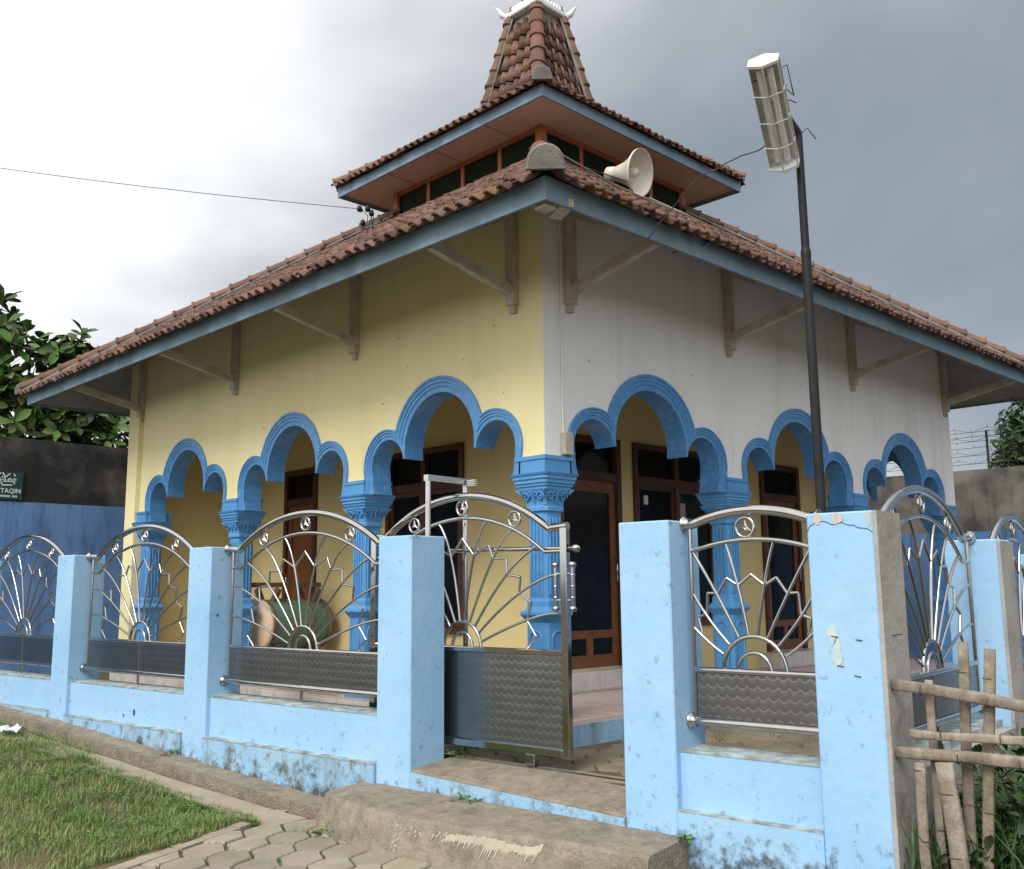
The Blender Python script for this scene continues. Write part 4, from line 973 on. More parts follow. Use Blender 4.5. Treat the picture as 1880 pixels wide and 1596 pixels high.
# gate
GL = 2.09
g = thing('sliding_gate', 'half open stainless sliding gate with fan pattern and embossed lower sheet', 'gate', fp(-1.835, .45, 0), phi)
wide_panel(g, GL, .055, True)
b = MB()
for xx in (.03, GL-.03): b = MB(); b.box((xx-.03, -.028, .36), (xx+.03, .028, 2.0), .006); b.build('frame_post', M_steel, g, local=True)
b = MB(); b.box((.06, -.026, .365), (GL-.06, .026, .425), .006); b.box((.06, -.026, 1.075), (GL-.06, .026, 1.115), .006); b.build('frame_rail', M_steel, g, local=True)
b = MB(); b.box((.06, -.004, .425), (GL-.06, .004, 1.075)); b.build('sheet', M_sheet, g, local=True)
b = MB(); b.tube([(.86, .04, 1.865), (GL+.05, .04, 1.845)], .017, 8); b.lathe([(.03, 0), (.03, .03), (.0, .05)], (GL+.03, .04, 1.845), (1, 0, 0), 10); b.build('latch_bar', M_steel, g, local=True)
b = MB()
for xx in (GL-.11, GL+.045):
    b.tube([(xx, -.01, 1.43), (xx, -.01, 1.71)], .017, 10)
    for z in (1.41, 1.725): b.lathe([(.0, -.025), (.022, -.018), (.030, 0), (.022, .018), (.0, .025)], (xx, -.01, z), (0, 0, 1), 12)
    for z in (1.49, 1.57, 1.65): b.lathe([(.019, -.006), (.022, 0), (.019, .006)], (xx, -.01, z), (0, 0, 1), 10)
    for z in (1.47, 1.66): b.tube([(xx, -.01, z), (GL-.03, -.01, z)], .010, 8)
b.build('handle', M_steel, g, local=True)
for xx in (.30, GL-.36):
    b = MB(); b.box((xx-.045, -.03, .29), (xx+.045, .03, .37), .006); wh = b.build('wheel_bracket', M_steel, g, local=True)
    b = MB(); b.lathe([(.045, -.018), (.05, 0), (.045, .018)], (xx, .0, .315), (0, 1, 0), 16); b.build('wheel', M_wire, wh, local=True)
# gate guide frame standing on the pillar
gf = thing('gate_guide', 'square steel guide frame on top of the gate pillar straddling the gate', 'frame', fp(-1.0, .24, PT))
b = MB(); b.tube([fp(-.985, .26, PT), fp(-.985, .26, 2.43)], .028, 4); b.tube([fp(-.985, .70, 2.43), fp(-.985, .70, .27)], .028, 4); b.bar(fp(-.985, .235, 2.44), fp(-.985, .725, 2.44), .05, .05); b.build('frame_tube', M_steel, gf)
b = MB()
for q in range(4): b.bar(fp(-.945, .69, 2.405+q*.014), fp(-.86, .69, 2.405+q*.014), .03, .008)
b.build('guide_block', M_alu, gf)

# ------------------------------------------------------------------ street lamp
lp = fp(2.155, .5, .26)
TL = thing('street_lamp', 'thin black lamp post with caged fluorescent fitting behind the corner pillar', 'street lamp', lp)
ptop = fp(2.140, .5, 4.45)
b = MB(); b.tube([lp, fp(2.146, .5, 3.66)], .030, 14); b.tube([fp(2.146, .5, 3.62), ptop], .026, 14); b.lathe([(.031, -.02), (.033, 0), (.032, .03), (.0265, .045)], fp(2.146, .5, 3.64), n=14); b.build('pole', M_pole, TL)
lin = Vector((-.586, -2.729, 4.235)); lout = Vector((-1.10, -2.915, 4.655)); ldir = (lout-lin).normalized()
b = MB(); aend = lerp(lin, lout, .68)+Vector((.10, .03, .03)); b.tube([ptop-Vector((0, 0, .02)), ptop+Vector((0, 0, .02)), aend], .026, 10); b.build('arm', M_pole, TL)
ls = ldir.cross(Vector((0, 0, 1))).normalized(); lu = ls.cross(ldir)
def hexp(c, r1, r2): return [c+ls*r1*math.cos(PI/3*k+PI/6)+lu*r2*math.sin(PI/3*k+PI/6) for k in range(6)]
b = MB()
for c, d in ((lout, 1), (lin, -1)):
    a_ = hexp(c, .105, .085); q = hexp(c+ldir*.018*d, .105, .085)
    b = MB(); b.add(a_+q, [(0, 1, 2, 3, 4, 5), (11, 10, 9, 8, 7, 6)]+[(k, (k+1) % 6, 6+(k+1) % 6, 6+k) for k in range(6)]); b.build('end_plate', M_white, TL)
# reflector tray: upper three sides as sheet
b = MB(); A0 = hexp(lin, .10, .08); A1 = hexp(lout, .10, .08)
for k in (5, 0, 1): b.add([A0[k], A0[(k+1) % 6], A1[(k+1) % 6], A1[k], A0[k]*.985+lin*.015, A0[(k+1) % 6]*.985+lin*.015, A1[(k+1) % 6]*.985+lout*.015, A1[k]*.985+lout*.015], [(0, 1, 2, 3), (7, 6, 5, 4), (0, 4, 5, 1), (3, 2, 6, 7), (0, 3, 7, 4), (1, 5, 6, 2)])
b.build('reflector', M_alu, TL)
b = MB()
for k in (2, 3, 4): b.tube([A0[k], A1[k]], .006, 5)
b.build('cage_rod', M_alu, TL)
for t in (.22, .47, .73):
    b = MB(); h = hexp(lerp(lin, lout, t), .101, .081); b.tube([h[2], h[3], h[4], h[5]], .005, 5); b.build('cage_ring', M_alu, TL)
for s_ in (-.03, .035):
    b = MB(); b.tube([lerp(lin, lout, .05)+ls*s_-lu*.01, lerp(lin, lout, .95)+ls*s_-lu*.01], .019, 10); b.build('fluorescent_tube', M_white, TL)
b = MB()
for pts in ([lerp(lin, lout, .85)+ls*.08, lerp(lin, lout, .8)+Vector((.08, -.09, .12)), lerp(lin, lout, .66)+Vector((.10, -.10, .02)), aend+Vector((.04, -.03, .10))],
            [aend, aend+Vector((.05, -.06, .09))], [aend+Vector((0, 0, -.03)), aend+Vector((.06, -.07, -.01)), aend+Vector((.09, -.10, -.03))], [ptop, ptop+Vector((.03, -.05, .05)), ptop+Vector((.06, -.09, -.03))]):
    b.tube(pts, .004, 4)
b.build('loose_wire', M_cable, TL)

# ------------------------------------------------------------------ boundary walls
def bwall(name, P, t0, t1, zs_, zt0, zt1, th, mat_top, mat_low, label):
    r = thing(name, label, 'wall', P((t0+t1)/2, 0, th/2))
    b = MB(); vs = [P(t, z, d) for t, zt in ((t0, zt0), (t1, zt1)) for z, d in ((zs_, 0), (zt, 0), (zt, th), (zs_, th))]
    b.add(vs, [(0, 1, 5, 4), (1, 2, 6, 5), (2, 3, 7, 6), (3, 0, 4, 7), (3, 2, 1, 0), (4, 5, 6, 7)]); b.build('upper_render', mat_top, r)
    b = MB(); box_P(b, P, t0, t1, -.2, zs_, -.012, th); b.build('painted_base', mat_low, r)
    n = int((t1-t0)/3.2)
    for i in range(1, n):
        t = lerp(t0, t1, i/n); b = MB(); box_P(b, P, t-.11, t+.11, zs_+.002, min(zt0, zt1)-.01, -.02, -.001); b.build('concrete_pillar', mat_top, r)
    return r
YB, XB = 10.5, 12.0
bwall('boundary_wall', lambda t, z, d: Vector((t, YB+d, z)), -9, XB+.18, 2.955, 3.99, 3.90, .18, M_bgrey, M_bwall, 'high boundary wall at left, sooty above and blue below, behind the mosque end')
bwall('boundary_wall', lambda t, z, d: Vector((XB+d, t, z)), -12, YB, 2.48, 3.45, 3.66, .18, M_bgrey2, M_bwall, 'weathered grey boundary wall at right below the barbed wire')
# sign
sg = thing('sign_board', 'dark green sign with white Arabic and Latin lettering on the left wall', 'sign', (-1.1, YB-.03, 3.2))
b = MB(); b.box((-1.62, YB-.036, 2.985), (-.845, YB-.004, 3.405)); b.build('board', M_sign, sg)
strokes = [[(-1.149, 3.392), (-1.118, 3.348), (-1.11, 3.306), (-1.109, 3.268), (-1.121, 3.263)], [(-1.098, 3.332), (-1.042, 3.383)], [(-.983, 3.383), (-.968, 3.346)],
           [(-1.128, 3.258), (-1.077, 3.258), (-1.06, 3.293), (-1.033, 3.307), (-1.012, 3.292), (-1.015, 3.266), (-1.077, 3.258)], [(-1.015, 3.262), (-1.002, 3.259), (-.99, 3.259)],
           [(-.983, 3.26), (-.956, 3.275), (-.953, 3.3), (-.97, 3.308), (-.985, 3.298), (-.98, 3.277), (-.956, 3.275)], [(-.975, 3.261), (-.972, 3.223)],
           [(-1.157, 3.248), (-1.157, 3.219), (-1.144, 3.2), (-1.007, 3.207)], [(-1.153, 3.337), (-1.143, 3.312)], [(-1.146, 3.287), (-1.133, 3.279)], [(-1.225, 3.34), (-1.176, 3.386)],
           [(-1.215, 3.30), (-1.189, 3.301), (-1.173, 3.293), (-1.171, 3.26), (-1.186, 3.25), (-1.215, 3.25)]]
for s in strokes:
    b = MB()
    for (xa, za), (xb, zb2) in zip(s[:-1], s[1:]): b.bar((xa, YB-.038, za), (xb, YB-.038, zb2), .006, .016, up=(0, 1, 0.001)) if False else b.obox(((xa+xb)/2, YB-.039, (za+zb2)/2), Vector((xb-xa, 0, zb2-za))*.55, Vector((-(zb2-za), 0, xb-xa)).normalized()*.0085, (0, .002, 0))
    b.build('arabic_stroke', M_let, sg)
def text(body, size, x_right, z, y, parent, name, sx=1.0):
    c = bpy.data.curves.new(name, 'FONT'); c.body = body; c.size = size; c.extrude = .002; c.align_x = 'RIGHT'; c.space_character = 1.05; c.offset = .0012
    t = bpy.data.objects.new(name, c); COL.objects.link(t); bpy.context.view_layer.update()
    dg = bpy.context.evaluated_depsgraph_get(); me = bpy.data.meshes.new_from_object(t.evaluated_get(dg)); bpy.data.objects.remove(t)
    o = bpy.data.objects.new(name, me); COL.objects.link(o); me.materials.clear(); me.materials.append(M_let)
    o.parent = parent; o.matrix_basis = Matrix.Translation(Vector((x_right, y, z))-origin(parent)) @ Matrix.Rotation(PI/2, 4, 'X') @ Matrix.Diagonal((sx, 1, 1, 1))
    return o
text('TTAQIN', .098, -.868, 3.084, YB-.039, sg, 'lettering', .94)
b = MB()
for i in range(11):
    x = -1.195+.0255*i
    if i == 7: continue
    b.box((x, YB-.041, 3.018), (x+.007, YB-.037, 3.048)); b.box((x+.012, YB-.041, 3.018), (x+.019, YB-.037, 3.048)); b.box((x+.007, YB-.041, 3.018+(.012 if i % 2 else .024)), (x+.012, YB-.037, 3.024+(.012 if i % 2 else .024)))
b.build('small_lettering', M_let, sg)
# barbed wire
for (yy, lab) in ((.70, 'bent iron post with barbed wire beside the mango tree'), (4.2, 'bent iron post with barbed wire hidden behind the mosque')):
    r = thing('barbed_wire_post', lab, 'post', (XB+.09, yy, 3.54))
    b = MB(); b.tube([(XB+.09, yy, 3.3), (XB+.09, yy, 4.02), (XB-.08, yy-.06, 4.24)], .022, 6); b.build('iron_post', M_wire, r)
bw = thing('barbed_wire', 'strands of barbed wire strung above the right grey wall', 'wire', (XB+.09, 2, 3.7))
for z, dx in ((3.68, 0), (3.83, 0), (3.97, 0), (4.08, -.02), (4.16, -.06), (4.24, -.09)):
    b = MB(); b.tube([(XB+.09+dx, .2, z), (XB+.09+dx, 4.4, z+.02)], .0045, 4)
    for k in range(14):
        y = .35+k*.29; zz_ = z+.075 if k % 2 else z+.0
        if k and z != 3.97 and z != 4.16: b.tube([(XB+.09+dx, y-.29, z+(.0 if k % 2 else .075)), (XB+.09+dx, y, zz_)], .0035, 4)
        b.tube([(XB+.09+dx, y, zz_-.01), (XB+.09+dx, y, zz_+.05)], .004, 4)
    b.build('strand', M_wire, bw)

# ------------------------------------------------------------------ trees
def leaf_mesh(name, l, w, mat, fold=.25, droop=.2):
    b = MB(); prof = [(0, .06), (.25, .55), (.55, 1.0), (.82, .75), (1, .02)]; vs = []
    for t, q in prof:
        z = -droop*l*t*t
        vs += [(-w/2*q, t*l, z+w/2*q*fold), (0, t*l, z), (w/2*q, t*l, z+w/2*q*fold)]
    fs = [(i*3+k, i*3+k+1, i*3+4+k, i*3+3+k) for i in range(4) for k in range(2)]
    b.add(vs, fs, True); return b.mesh(name, mat)
def frame(d, up=Vector((0, 0, 1)), tw=0):
    y = d.normalized(); x = y.cross(up); x = x.normalized() if x.length > 1e-4 else Vector((1, 0, 0)); z = x.cross(y)
    x2 = x*math.cos(tw)+z*math.sin(tw); z2 = x2.cross(y); return x2, y, z2
def mat4(x, y, z, p, s=1): return Matrix(((x.x*s, y.x*s, z.x*s, p.x), (x.y*s, y.y*s, z.y*s, p.y), (x.z*s, y.z*s, z.z*s, p.z), (0, 0, 0, 1)))
def tree(root, base, limbs, clumps, lm, mat, per, seed, vis, up_bias=.5, nsplit=260):
    rg = random.Random(seed); b = MB(); mats = []
    for l in limbs: b.tube(l[0], l[1], 7)
    b.build('trunk', M_bark, root)
    tw = MB()
    for (c, rad, nros) in clumps:
        c = Vector(c); nros = int(nros*1.45)
        for k in range(nros):
            d = Vector((rg.gauss(0, 1), rg.gauss(0, 1), rg.gauss(0, 1))).normalized(); rr = rg.random()**.45
            p = c+Vector((d.x*rad[0], d.y*rad[1], d.z*rad[2]))*rr
            ax = (d*.8+Vector((0, 0, up_bias))+Vector((rg.gauss(0, .3), rg.gauss(0, .3), rg.gauss(0, .3)))).normalized()
            q = p-ax*rg.uniform(.25, .5); tw.tube([q*.6+c*.4, q, p], [.012, .009, .005], 4, caps=False)
            x, y, z = frame(ax)
            for i in range(per):
                a = i*2.399+rg.uniform(-.3, .3); el = rg.uniform(-.15, .9)
                ld = (x*math.cos(a)+z*math.sin(a))*math.cos(el)+ax*math.sin(el)
                X, Y, Z = frame(ld, ax, rg.uniform(-.7, .7)); mats.append(mat4(X, Y, Z, p-ax*rg.uniform(0, .14), rg.uniform(.45, 1.2)))
    tw.build('twigs', M_bark, root)['kind'] = 'stuff'
    mats.sort(key=lambda M: (0 if vis(M.translation) else 50)+(M.translation-CAM).length)
    ob = origin(root)
    for M in mats[:nsplit]: inst('leaf', lm, root, M, ob)
    quad_joined('foliage', lm, mats[nsplit:], root, mat)
TT = thing('broadleaf_tree', 'tall broad leaved tree with large dark leaves behind the left boundary wall', 'tree', (-1.4, 13.4, -.2))
lmb = leaf_mesh('leaf', .34, .155, M_leafb, .3, .18)
B0 = Vector((-1.4, 13.4, -.2))
limbs = [([B0, B0+Vector((.1, 0, 2.2)), B0+Vector((.0, .1, 4.2)), B0+Vector((.2, 0, 5.8)), B0+Vector((.6, 0, 7.0))], [.16, .14, .11, .07, .03]),
         ([B0+Vector((.1, 0, 3.2)), B0+Vector((1.0, -.1, 4.4)), B0+Vector((1.9, -.2, 5.3)), B0+Vector((2.4, -.2, 6.4))], [.09, .07, .05, .02]),
         ([B0+Vector((.1, 0, 2.8)), B0+Vector((1.2, -.2, 3.9)), B0+Vector((2.4, -.2, 4.5)), B0+Vector((3.1, -.1, 4.8))], [.08, .06, .04, .02]),
         ([B0+Vector((.0, .1, 3.6)), B0+Vector((-1.2, 0, 5.0)), B0+Vector((-2.0, 0, 6.0))], [.08, .06, .03])]
clumps = [((-.75, 13.2, 6.1), (.75, .8, 1.0), 42), ((.55, 13.1, 5.75), (.75, .6, .85), 34), ((1.05, 13.1, 5.45), (.42, .5, .5), 12), ((-.2, 13.2, 5.0), (1.1, .8, .75), 36), ((.9, 13.1, 4.6), (1.0, .7, .66), 46), ((-.6, 13.2, 4.3), (.9, .8, .5), 20),
          ((-2.3, 13.5, 6.2), (.9, .9, 1.1), 26), ((-2.2, 13.5, 4.7), (.9, .9, .8), 20)]
tree(TT, B0, limbs, clumps, lmb, M_leafb, 11, 3, lambda p: -.9 < p.x < 1.9)
TM2 = thing('mango_tree', 'dense narrow leaved tree rising behind the right grey wall', 'tree', (14.8, -.6, -.2))
lmm = leaf_mesh('leaf', .24, .055, M_leafm, .3, .35)
B1 = Vector((14.8, -.6, -.2))
limbs = [([B1, B1+Vector((0, .1, 2)), B1+Vector((-.1, .3, 4)), B1+Vector((0, .5, 6))], [.2, .17, .12, .05]), ([B1+Vector((0, .1, 2.6)), B1+Vector((-.1, 1.0, 3.8)), B1+Vector((-.2, 1.5, 4.6))], [.1, .07, .03]),
         ([B1+Vector((0, .1, 2.6)), B1+Vector((0, -1.0, 4.2)), B1+Vector((0, -1.8, 5.4))], [.1, .07, .03])]
clumps = [((14.5, .85, 4.45), (.5, .60, .62), 60), ((14.5, .95, 3.95), (.4, .62, .35), 36), ((14.6, .2, 5.1), (.7, .9, .9), 80), ((14.7, -1.2, 5.0), (.8, 1.0, 1.1), 70), ((14.8, -.2, 6.2), (.8, 1.0, .7), 50)]
tree(TM2, B1, limbs, clumps, lmm, M_leafm, 12, 8, lambda p: p.y > -.2 and p.z < 5.6, .2)
# far tree line on all sides, one mass; unseen sides added for steel reflections
fm = []
rg = random.Random(77)
for k in range(5200):
    t_ = rg.uniform(-75, 85); h_ = rg.uniform(-.2, 2.6+1.6*abs(math.sin(t_*.31))); e_ = rg.uniform(-3, 3)+5*math.sin(t_*.09)
    p = (Vector((t_, 62+e_, h_)), Vector((64+e_, t_, h_)), Vector((t_, -58+e_, h_)), Vector((-66+e_, t_, h_)))[k % 4]
    d = Vector((rg.gauss(0, 1), rg.gauss(0, 1), rg.gauss(0, .6))); X, Y, Z = frame(d, Vector((0, 0, 1)), rg.uniform(0, 6)); fm.append(mat4(X, Y, Z, p, rg.uniform(2.5, 5)))
o = quad_joined('distant_woods', lmb, fm, None, M_far); tag(o, 'far off ring of trees, its unseen sides added for reflections in the steel', 'woods')

# ------------------------------------------------------------------ grass, weeds, undergrowth
def blades(name, pts, hmin, hmax, w, mat, seed, label, cat, parent=None, lean=.45):
    rg = np.random.RandomState(seed); n = len(pts); P = np.array(pts); h = rg.uniform(hmin, hmax, n); a = rg.uniform(0, 2*PI, n); le = rg.uniform(.1, lean, n)*h
    wd = w*rg.uniform(.6, 1.3, n); dx, dy = np.cos(a), np.sin(a); sx, sy = -dy, dx
    V = np.zeros((n, 5, 3))
    def put(i, s, t, f):
        V[:, i, 0] = P[:, 0]+sx*wd*s+dx*le*f; V[:, i, 1] = P[:, 1]+sy*wd*s+dy*le*f; V[:, i, 2] = P[:, 2]+h*t
    put(0, -.5, -.05, 0); put(1, .5, -.05, 0); put(2, .42, .55, .35); put(3, -.42, .55, .35); put(4, 0, .95, 1.0)
    Fc = []
    for i in range(n): b_ = i*5; Fc += [(b_, b_+1, b_+2, b_+3), (b_+3, b_+2, b_+4)]
    me = bpy.data.meshes.new(name); me.from_pydata(V.reshape(-1, 3).tolist(), [], Fc); me.materials.append(mat); me.update()
    o = bpy.data.objects.new(name, me); COL.objects.link(o); o['kind'] = 'stuff'; tag(o, label, cat); return o
rg = random.Random(21); pts = []
def grass_ok(x, y):
    bare = mnoise.noise(Vector((x*1.1, y*1.1, 4)))+.5*mnoise.noise(Vector((x*3.1, y*3.1, 9)))
    dd = (Vector((x, y))-Vector((-3.75, 1.05))).length
    return not (bare > .42+rg.random()*.45 or (dd < .55 and rg.random() < 1.05-dd*1.5))
while len(pts) < 105000:
    u = -1.7-9*rg.random()**1.7; v = -.60-4.5*rg.random()**1.25; p = fp(u, v)
    if kside(p.x, p.y) < .09+.05*rg.random() or not grass_ok(p.x, p.y): continue
    pts.append((p.x, p.y, gz(p.x, p.y)))
for k in range(11000):
    u = rg.uniform(-9, -1.8); sp_ = .03 if u > -3.4 else .06 if u > -4.9 else .28
    v = -.66+abs(rg.gauss(0, sp_))+(0 if mnoise.noise(Vector((u*2.5, 3, 1))) > -.1 else -.06); v = min(v, -.34); p = fp(u, v); pts.append((p.x, p.y, zgr(u)))
tall = [p for p in pts if mnoise.noise(Vector((p[0]*2.2, p[1]*2.2, 7)))+.4*mnoise.noise(Vector((p[0]*7, p[1]*7, 3))) > .28 and rg.random() < .6]
low = [p for p in pts if rg.random() < .86]
blades('grass', low, .014, .058, .0050, M_grass, 4, 'short uneven grass plot in front of the left fence', 'grass', lean=1.4)
blades('grass', tall, .04, .125, .0048, M_grass, 14, 'taller grass clumps scattered over the plot left of the paving', 'grass', lean=1.1)
blades('grass', [p for p in pts if rg.random() < .045+.12*max(0, mnoise.noise(Vector((p[0]*1.7, p[1]*1.7, 12))))], .03, .11, .0042, M_straw, 15, 'dry straw coloured blades standing in the grass plot', 'grass', lean=1.6)
def tuft(cx, cy, z, n, r, h, seed, lab):
    rg = random.Random(seed); lm_ = leaf_mesh('weed_leaf', .05, .022, M_weed, .2, .3); ms = []
    for k in range(n):
        a = rg.uniform(0, 2*PI); q = r*rg.random()**.6; p = Vector((cx+q*math.cos(a), cy+q*math.sin(a), z+h*rg.random()*(1-q/r*.6)))
        d = Vector((math.cos(a), math.sin(a), rg.uniform(.0, 1.3))); X, Y, Z = frame(d, Vector((0, 0, 1)), rg.uniform(-.6, .6)); ms.append(mat4(X, Y, Z, p, rg.uniform(.6, 1.2)))
    o = quad_joined('weed_tuft', lm_, ms, None, M_weed, None); tag(o, lab, 'weed', 'weeds along the ramp and gutter'); return o
tuft(-1.735, .03, -.155, 190, .10, .085, 1, 'largest green weed tuft at the foot of the ramp')
tuft(-1.87, .40, -.155, 45, .07, .04, 2, 'small weed beside the left end of the ramp')
tuft(-1.66, -.62, -.155, 80, .12, .035, 3, 'weed tuft along the middle of the ramp foot')
tuft(-1.47, -1.22, -.155, 110, .14, .05, 4, 'weed tuft at the bottom photo edge in front of the ramp')
tuft(-.62, 6.25, .17, 30, .07, .05, 5, 'weed at the foot of the left fence pillar')
tuft(fp(-.86, .5).x, fp(-.86, .5).y, .27, 70, .10, .13, 6, 'weed growing beside the gate pillar inside the gate')
tuft(fp(-.3, -.025).x, fp(-.3, -.025).y, .10, 40, .09, .02, 7, 'weed in the joint under the gate threshold')
tuft(fp(-4.02, -.05).x, fp(-4.02, -.05).y, .05, 30, .06, .05, 8, 'weed at the foot of the second pillar from the left')
tuft(fp(1.44, -.05).x, fp(1.44, -.05).y, .09, 24, .035, .04, 9, 'tiny weed at the right end of the ramp')
cl = []; clm = leaf_mesh('clover_leaf', .034, .020, M_weed, .15, .2)
for k in range(900):
    u = -1.9-3.2*rg.random()**1.5; p = fp(u, -.70-abs(rg.gauss(0, .55)))
    if kside(p.x, p.y) < .13 or mnoise.noise(Vector((p.x*3, p.y*3, 21))) < .02: continue
    a = rg.uniform(0, 6.28)
    for q in range(3):
        d = Vector((math.cos(a+q*2.09), math.sin(a+q*2.09), .35)); X, Y, Z = frame(d); cl.append(mat4(X, Y, Z, Vector((p.x, p.y, gz(p.x, p.y)+rg.uniform(.02, .06))), rg.uniform(.6, 1.2)))
tag(quad_joined('clover', clm, cl, None, M_weed), 'clover like weeds scattered through the grass plot beside the kerb', 'clover')
# grass in paver joints
jp = []
VR = [(NB[k]+NB[(k+1) % 6])/3 for k in range(6)]
for x, y in hexes[:190]:
    for k in range(6):
        a, c = VR[k], VR[(k+1) % 6]
        nz = mnoise.noise(Vector((x*2.3, y*2.3, k*.3)))
        if nz > .05:
            for q in range(int(4+26*nz)):
                t = rg.random(); jp.append((x+lerp(a.x, c.x, t)+rg.gauss(0, .008), y+lerp(a.y, c.y, t)+rg.gauss(0, .008), -.168))
blades('joint_grass', jp, .015, .04, .006, M_weed, 9, 'thin grass growing in the joints of the hexagon paving', 'grass', lean=.9)
jp = []
for x, y in cy[:230]:
    if rg.random() < .5:
        a = math.radians(-10)+PI/3*rg.randint(0, 5)
        for q in range(rg.randint(3, 16)): jp.append((x+.158*math.cos(a)+rg.gauss(0, .035), y+.158*math.sin(a)+rg.gauss(0, .035), .27))
blades('joint_grass', jp, .015, .05, .007, M_weed, 10, 'weeds in the joints of the courtyard paving inside the gate', 'grass', lean=.9)
# undergrowth right of the fence
def shrub(c, rad, n, seed, lab, lm_, mat):
    rg = random.Random(seed); ms = []; c = Vector(c)
    r = thing('shrub', lab, 'shrub', (c.x, c.y, -.2), group='shrubs in the ditch beyond the bamboo fence')
    st = MB()
    for k in range(7): a = rg.uniform(0, 6.28); st.tube([(c.x, c.y, -.2), (c.x+.5*rad[0]*math.cos(a), c.y+.5*rad[1]*math.sin(a), c.z), (c.x+.8*rad[0]*math.cos(a), c.y+.8*rad[1]*math.sin(a), c.z+rad[2]*.6)], [.012, .009, .004], 4)
    st.build('stem', M_bark, r)
    for k in range(n):
        d = Vector((rg.gauss(0, 1), rg.gauss(0, 1), rg.gauss(0, 1))).normalized()*rg.random()**.4; p = c+Vector((d.x*rad[0], d.y*rad[1], d.z*rad[2]))
        X, Y, Z = frame(d+Vector((rg.gauss(0, .5), rg.gauss(0, .5), .3)), Vector((0, 0, 1)), rg.uniform(-.8, .8)); ms.append(mat4(X, Y, Z, p, rg.uniform(.6, 1.3)))
    quad_joined('foliage', lm_, ms, r, mat, None)
lmd = leaf_mesh('leaf', .085, .04, M_leafd, .25, .3); lms = leaf_mesh('leaf', .05, .026, M_leafd, .2, .3)
for i, (u, v, z, ru, rv, rz, n, lab) in enumerate(((3.15, .75, .38, .35, .4, .32, 520, 'low leafy shrub just behind the bamboo fence'), (3.5, 1.3, .42, .5, .5, .36, 560, 'spreading shrub at the right edge below the bamboo rails'),
        (2.95, 1.5, .30, .25, .5, .26, 380, 'small shrub against the grey side plinth'), (3.4, 2.6, .4, .6, .7, .45, 520, 'shrub in the ditch beside the far side panel'), (3.05, .32, .18, .28, .25, .16, 300, 'creeping plant at the foot of the bamboo posts'), (3.55, 3.0, 1.05, .3, .4, .4, 200, 'bright leafy branch beside the far side pillar'))):
    p = fp(u, v, z); shrub(p, (ru, rv, rz), n, 40+i, lab, lms if i % 2 else lmd, M_leafd if i != 5 else M_weed)
pts = []
for k in range(5200):
    u = rg.uniform(2.68, 5.0); v = rg.uniform(.02, 3.5); p = fp(u, v, -.2); pts.append((p.x, p.y, .05))
blades('undergrowth', pts, .12, .42, .014, M_leafd, 13, 'rank dark grass in the ditch right of the fence', 'undergrowth', lean=.7)
# spiky leaf plant
ag = thing('agave_plant', 'spiky blue green blade leaf plant between bamboo rails', 'plant', fp(2.92, .42, -.2))
for (t, s_) in (((2.75, .36, .93), .055), ((3.02, .55, .55), .05), ((2.83, .55, .45), .05), ((3.08, .32, .35), .045)):
    a = fp(2.92, .42, -.15); c = fp(*t); m = (a+c)*.5+Vector((0, 0, .04)); b = MB(); sd = FU*.0+ (c-a).cross(FV).normalized()
    vs = []
    for q, wq in ((0, .6), (.35, 1), (.7, .7), (1, .03)):
        p = a*(1-q)**2+m*2*q*(1-q)+c*q*q; vs += [p-sd*s_*wq*.5, p+FV*.012*wq, p+sd*s_*wq*.5]
    b.add(vs, [(i*3+k, i*3+k+1, i*3+4+k, i*3+3+k) for i in range(3) for k in range(2)], True); b.build('leaf', M_leafd, ag)

# ------------------------------------------------------------------ bamboo fence
BF = thing('bamboo_fence', 'rough fence of split dry bamboo posts and rails beside the corner pillar', 'bamboo fence', fp(3.0, .12, -.2))
def bamboo(a, c, r, name, flat=.6, seed=0):
    rg = random.Random(seed); a = Vector(a); c = Vector(c); d = (c-a); L = d.length; y = d.normalized()
    vv = FV; x = y.cross(vv).normalized(); z = x.cross(y)
    n = 9; seg = 9; vs = []; b = MB()
    for i in range(seg+1):
        t = i/seg; wob = Vector((0, 0, 0))+x*rg.uniform(-.003, .003); p = a+d*t+wob+x*.006*math.sin(t*5+r*200); rr = r*rg.uniform(.94, 1.05)
        for k in range(n): q = 2*PI*k/n; cq, sq = math.cos(q), math.sin(q); vs.append(p+x*rr*math.copysign(abs(cq)**.55, cq)+z*rr*flat*math.copysign(abs(sq)**.55, sq))
    fs = [(i*n+k, i*n+(k+1) % n, (i+1)*n+(k+1) % n, (i+1)*n+k) for i in range(seg) for k in range(n)]+[tuple(range(n-1, -1, -1)), tuple(seg*n+k for k in range(n))]
    b.add(vs, fs, True); o = b.build(name, M_bam, BF)
    t = rg.uniform(.1, .25)
    while t*L < L*.97:
        p = a+d*t; m = MB(); m.tube([p+x*(r*1.05)*math.cos(2*PI*k/12)+z*(r*flat*1.05)*math.sin(2*PI*k/12) for k in range(12)], .0035, 4, closed=True); m.build('node', M_bamn, o); t += rg.uniform(.28, .36)/max(L, .5)
    return o
bamboo(fp(2.66, .06, 1.045), fp(4.1, .06, .86), .030, 'bamboo_rail', .7, 1)
bamboo(fp(2.74, .05, .80), fp(4.2, .05, .815), .022, 'bamboo_rail', .5, 2)
bamboo(fp(2.66, .06, .698), fp(4.2, .06, .70), .030, 'bamboo_rail', .8, 3)
bamboo(fp(2.835, .13, -.2), fp(2.83, .13, 1.065), .022, 'bamboo_post', .5, 4)
bamboo(fp(2.80, .02, -.2), fp(2.782, .02, .66), .027, 'bamboo_post', .6, 5)
bamboo(fp(2.965, .14, -.2), fp(3.005, .14, 1.265), .027, 'bamboo_post', .5, 6)
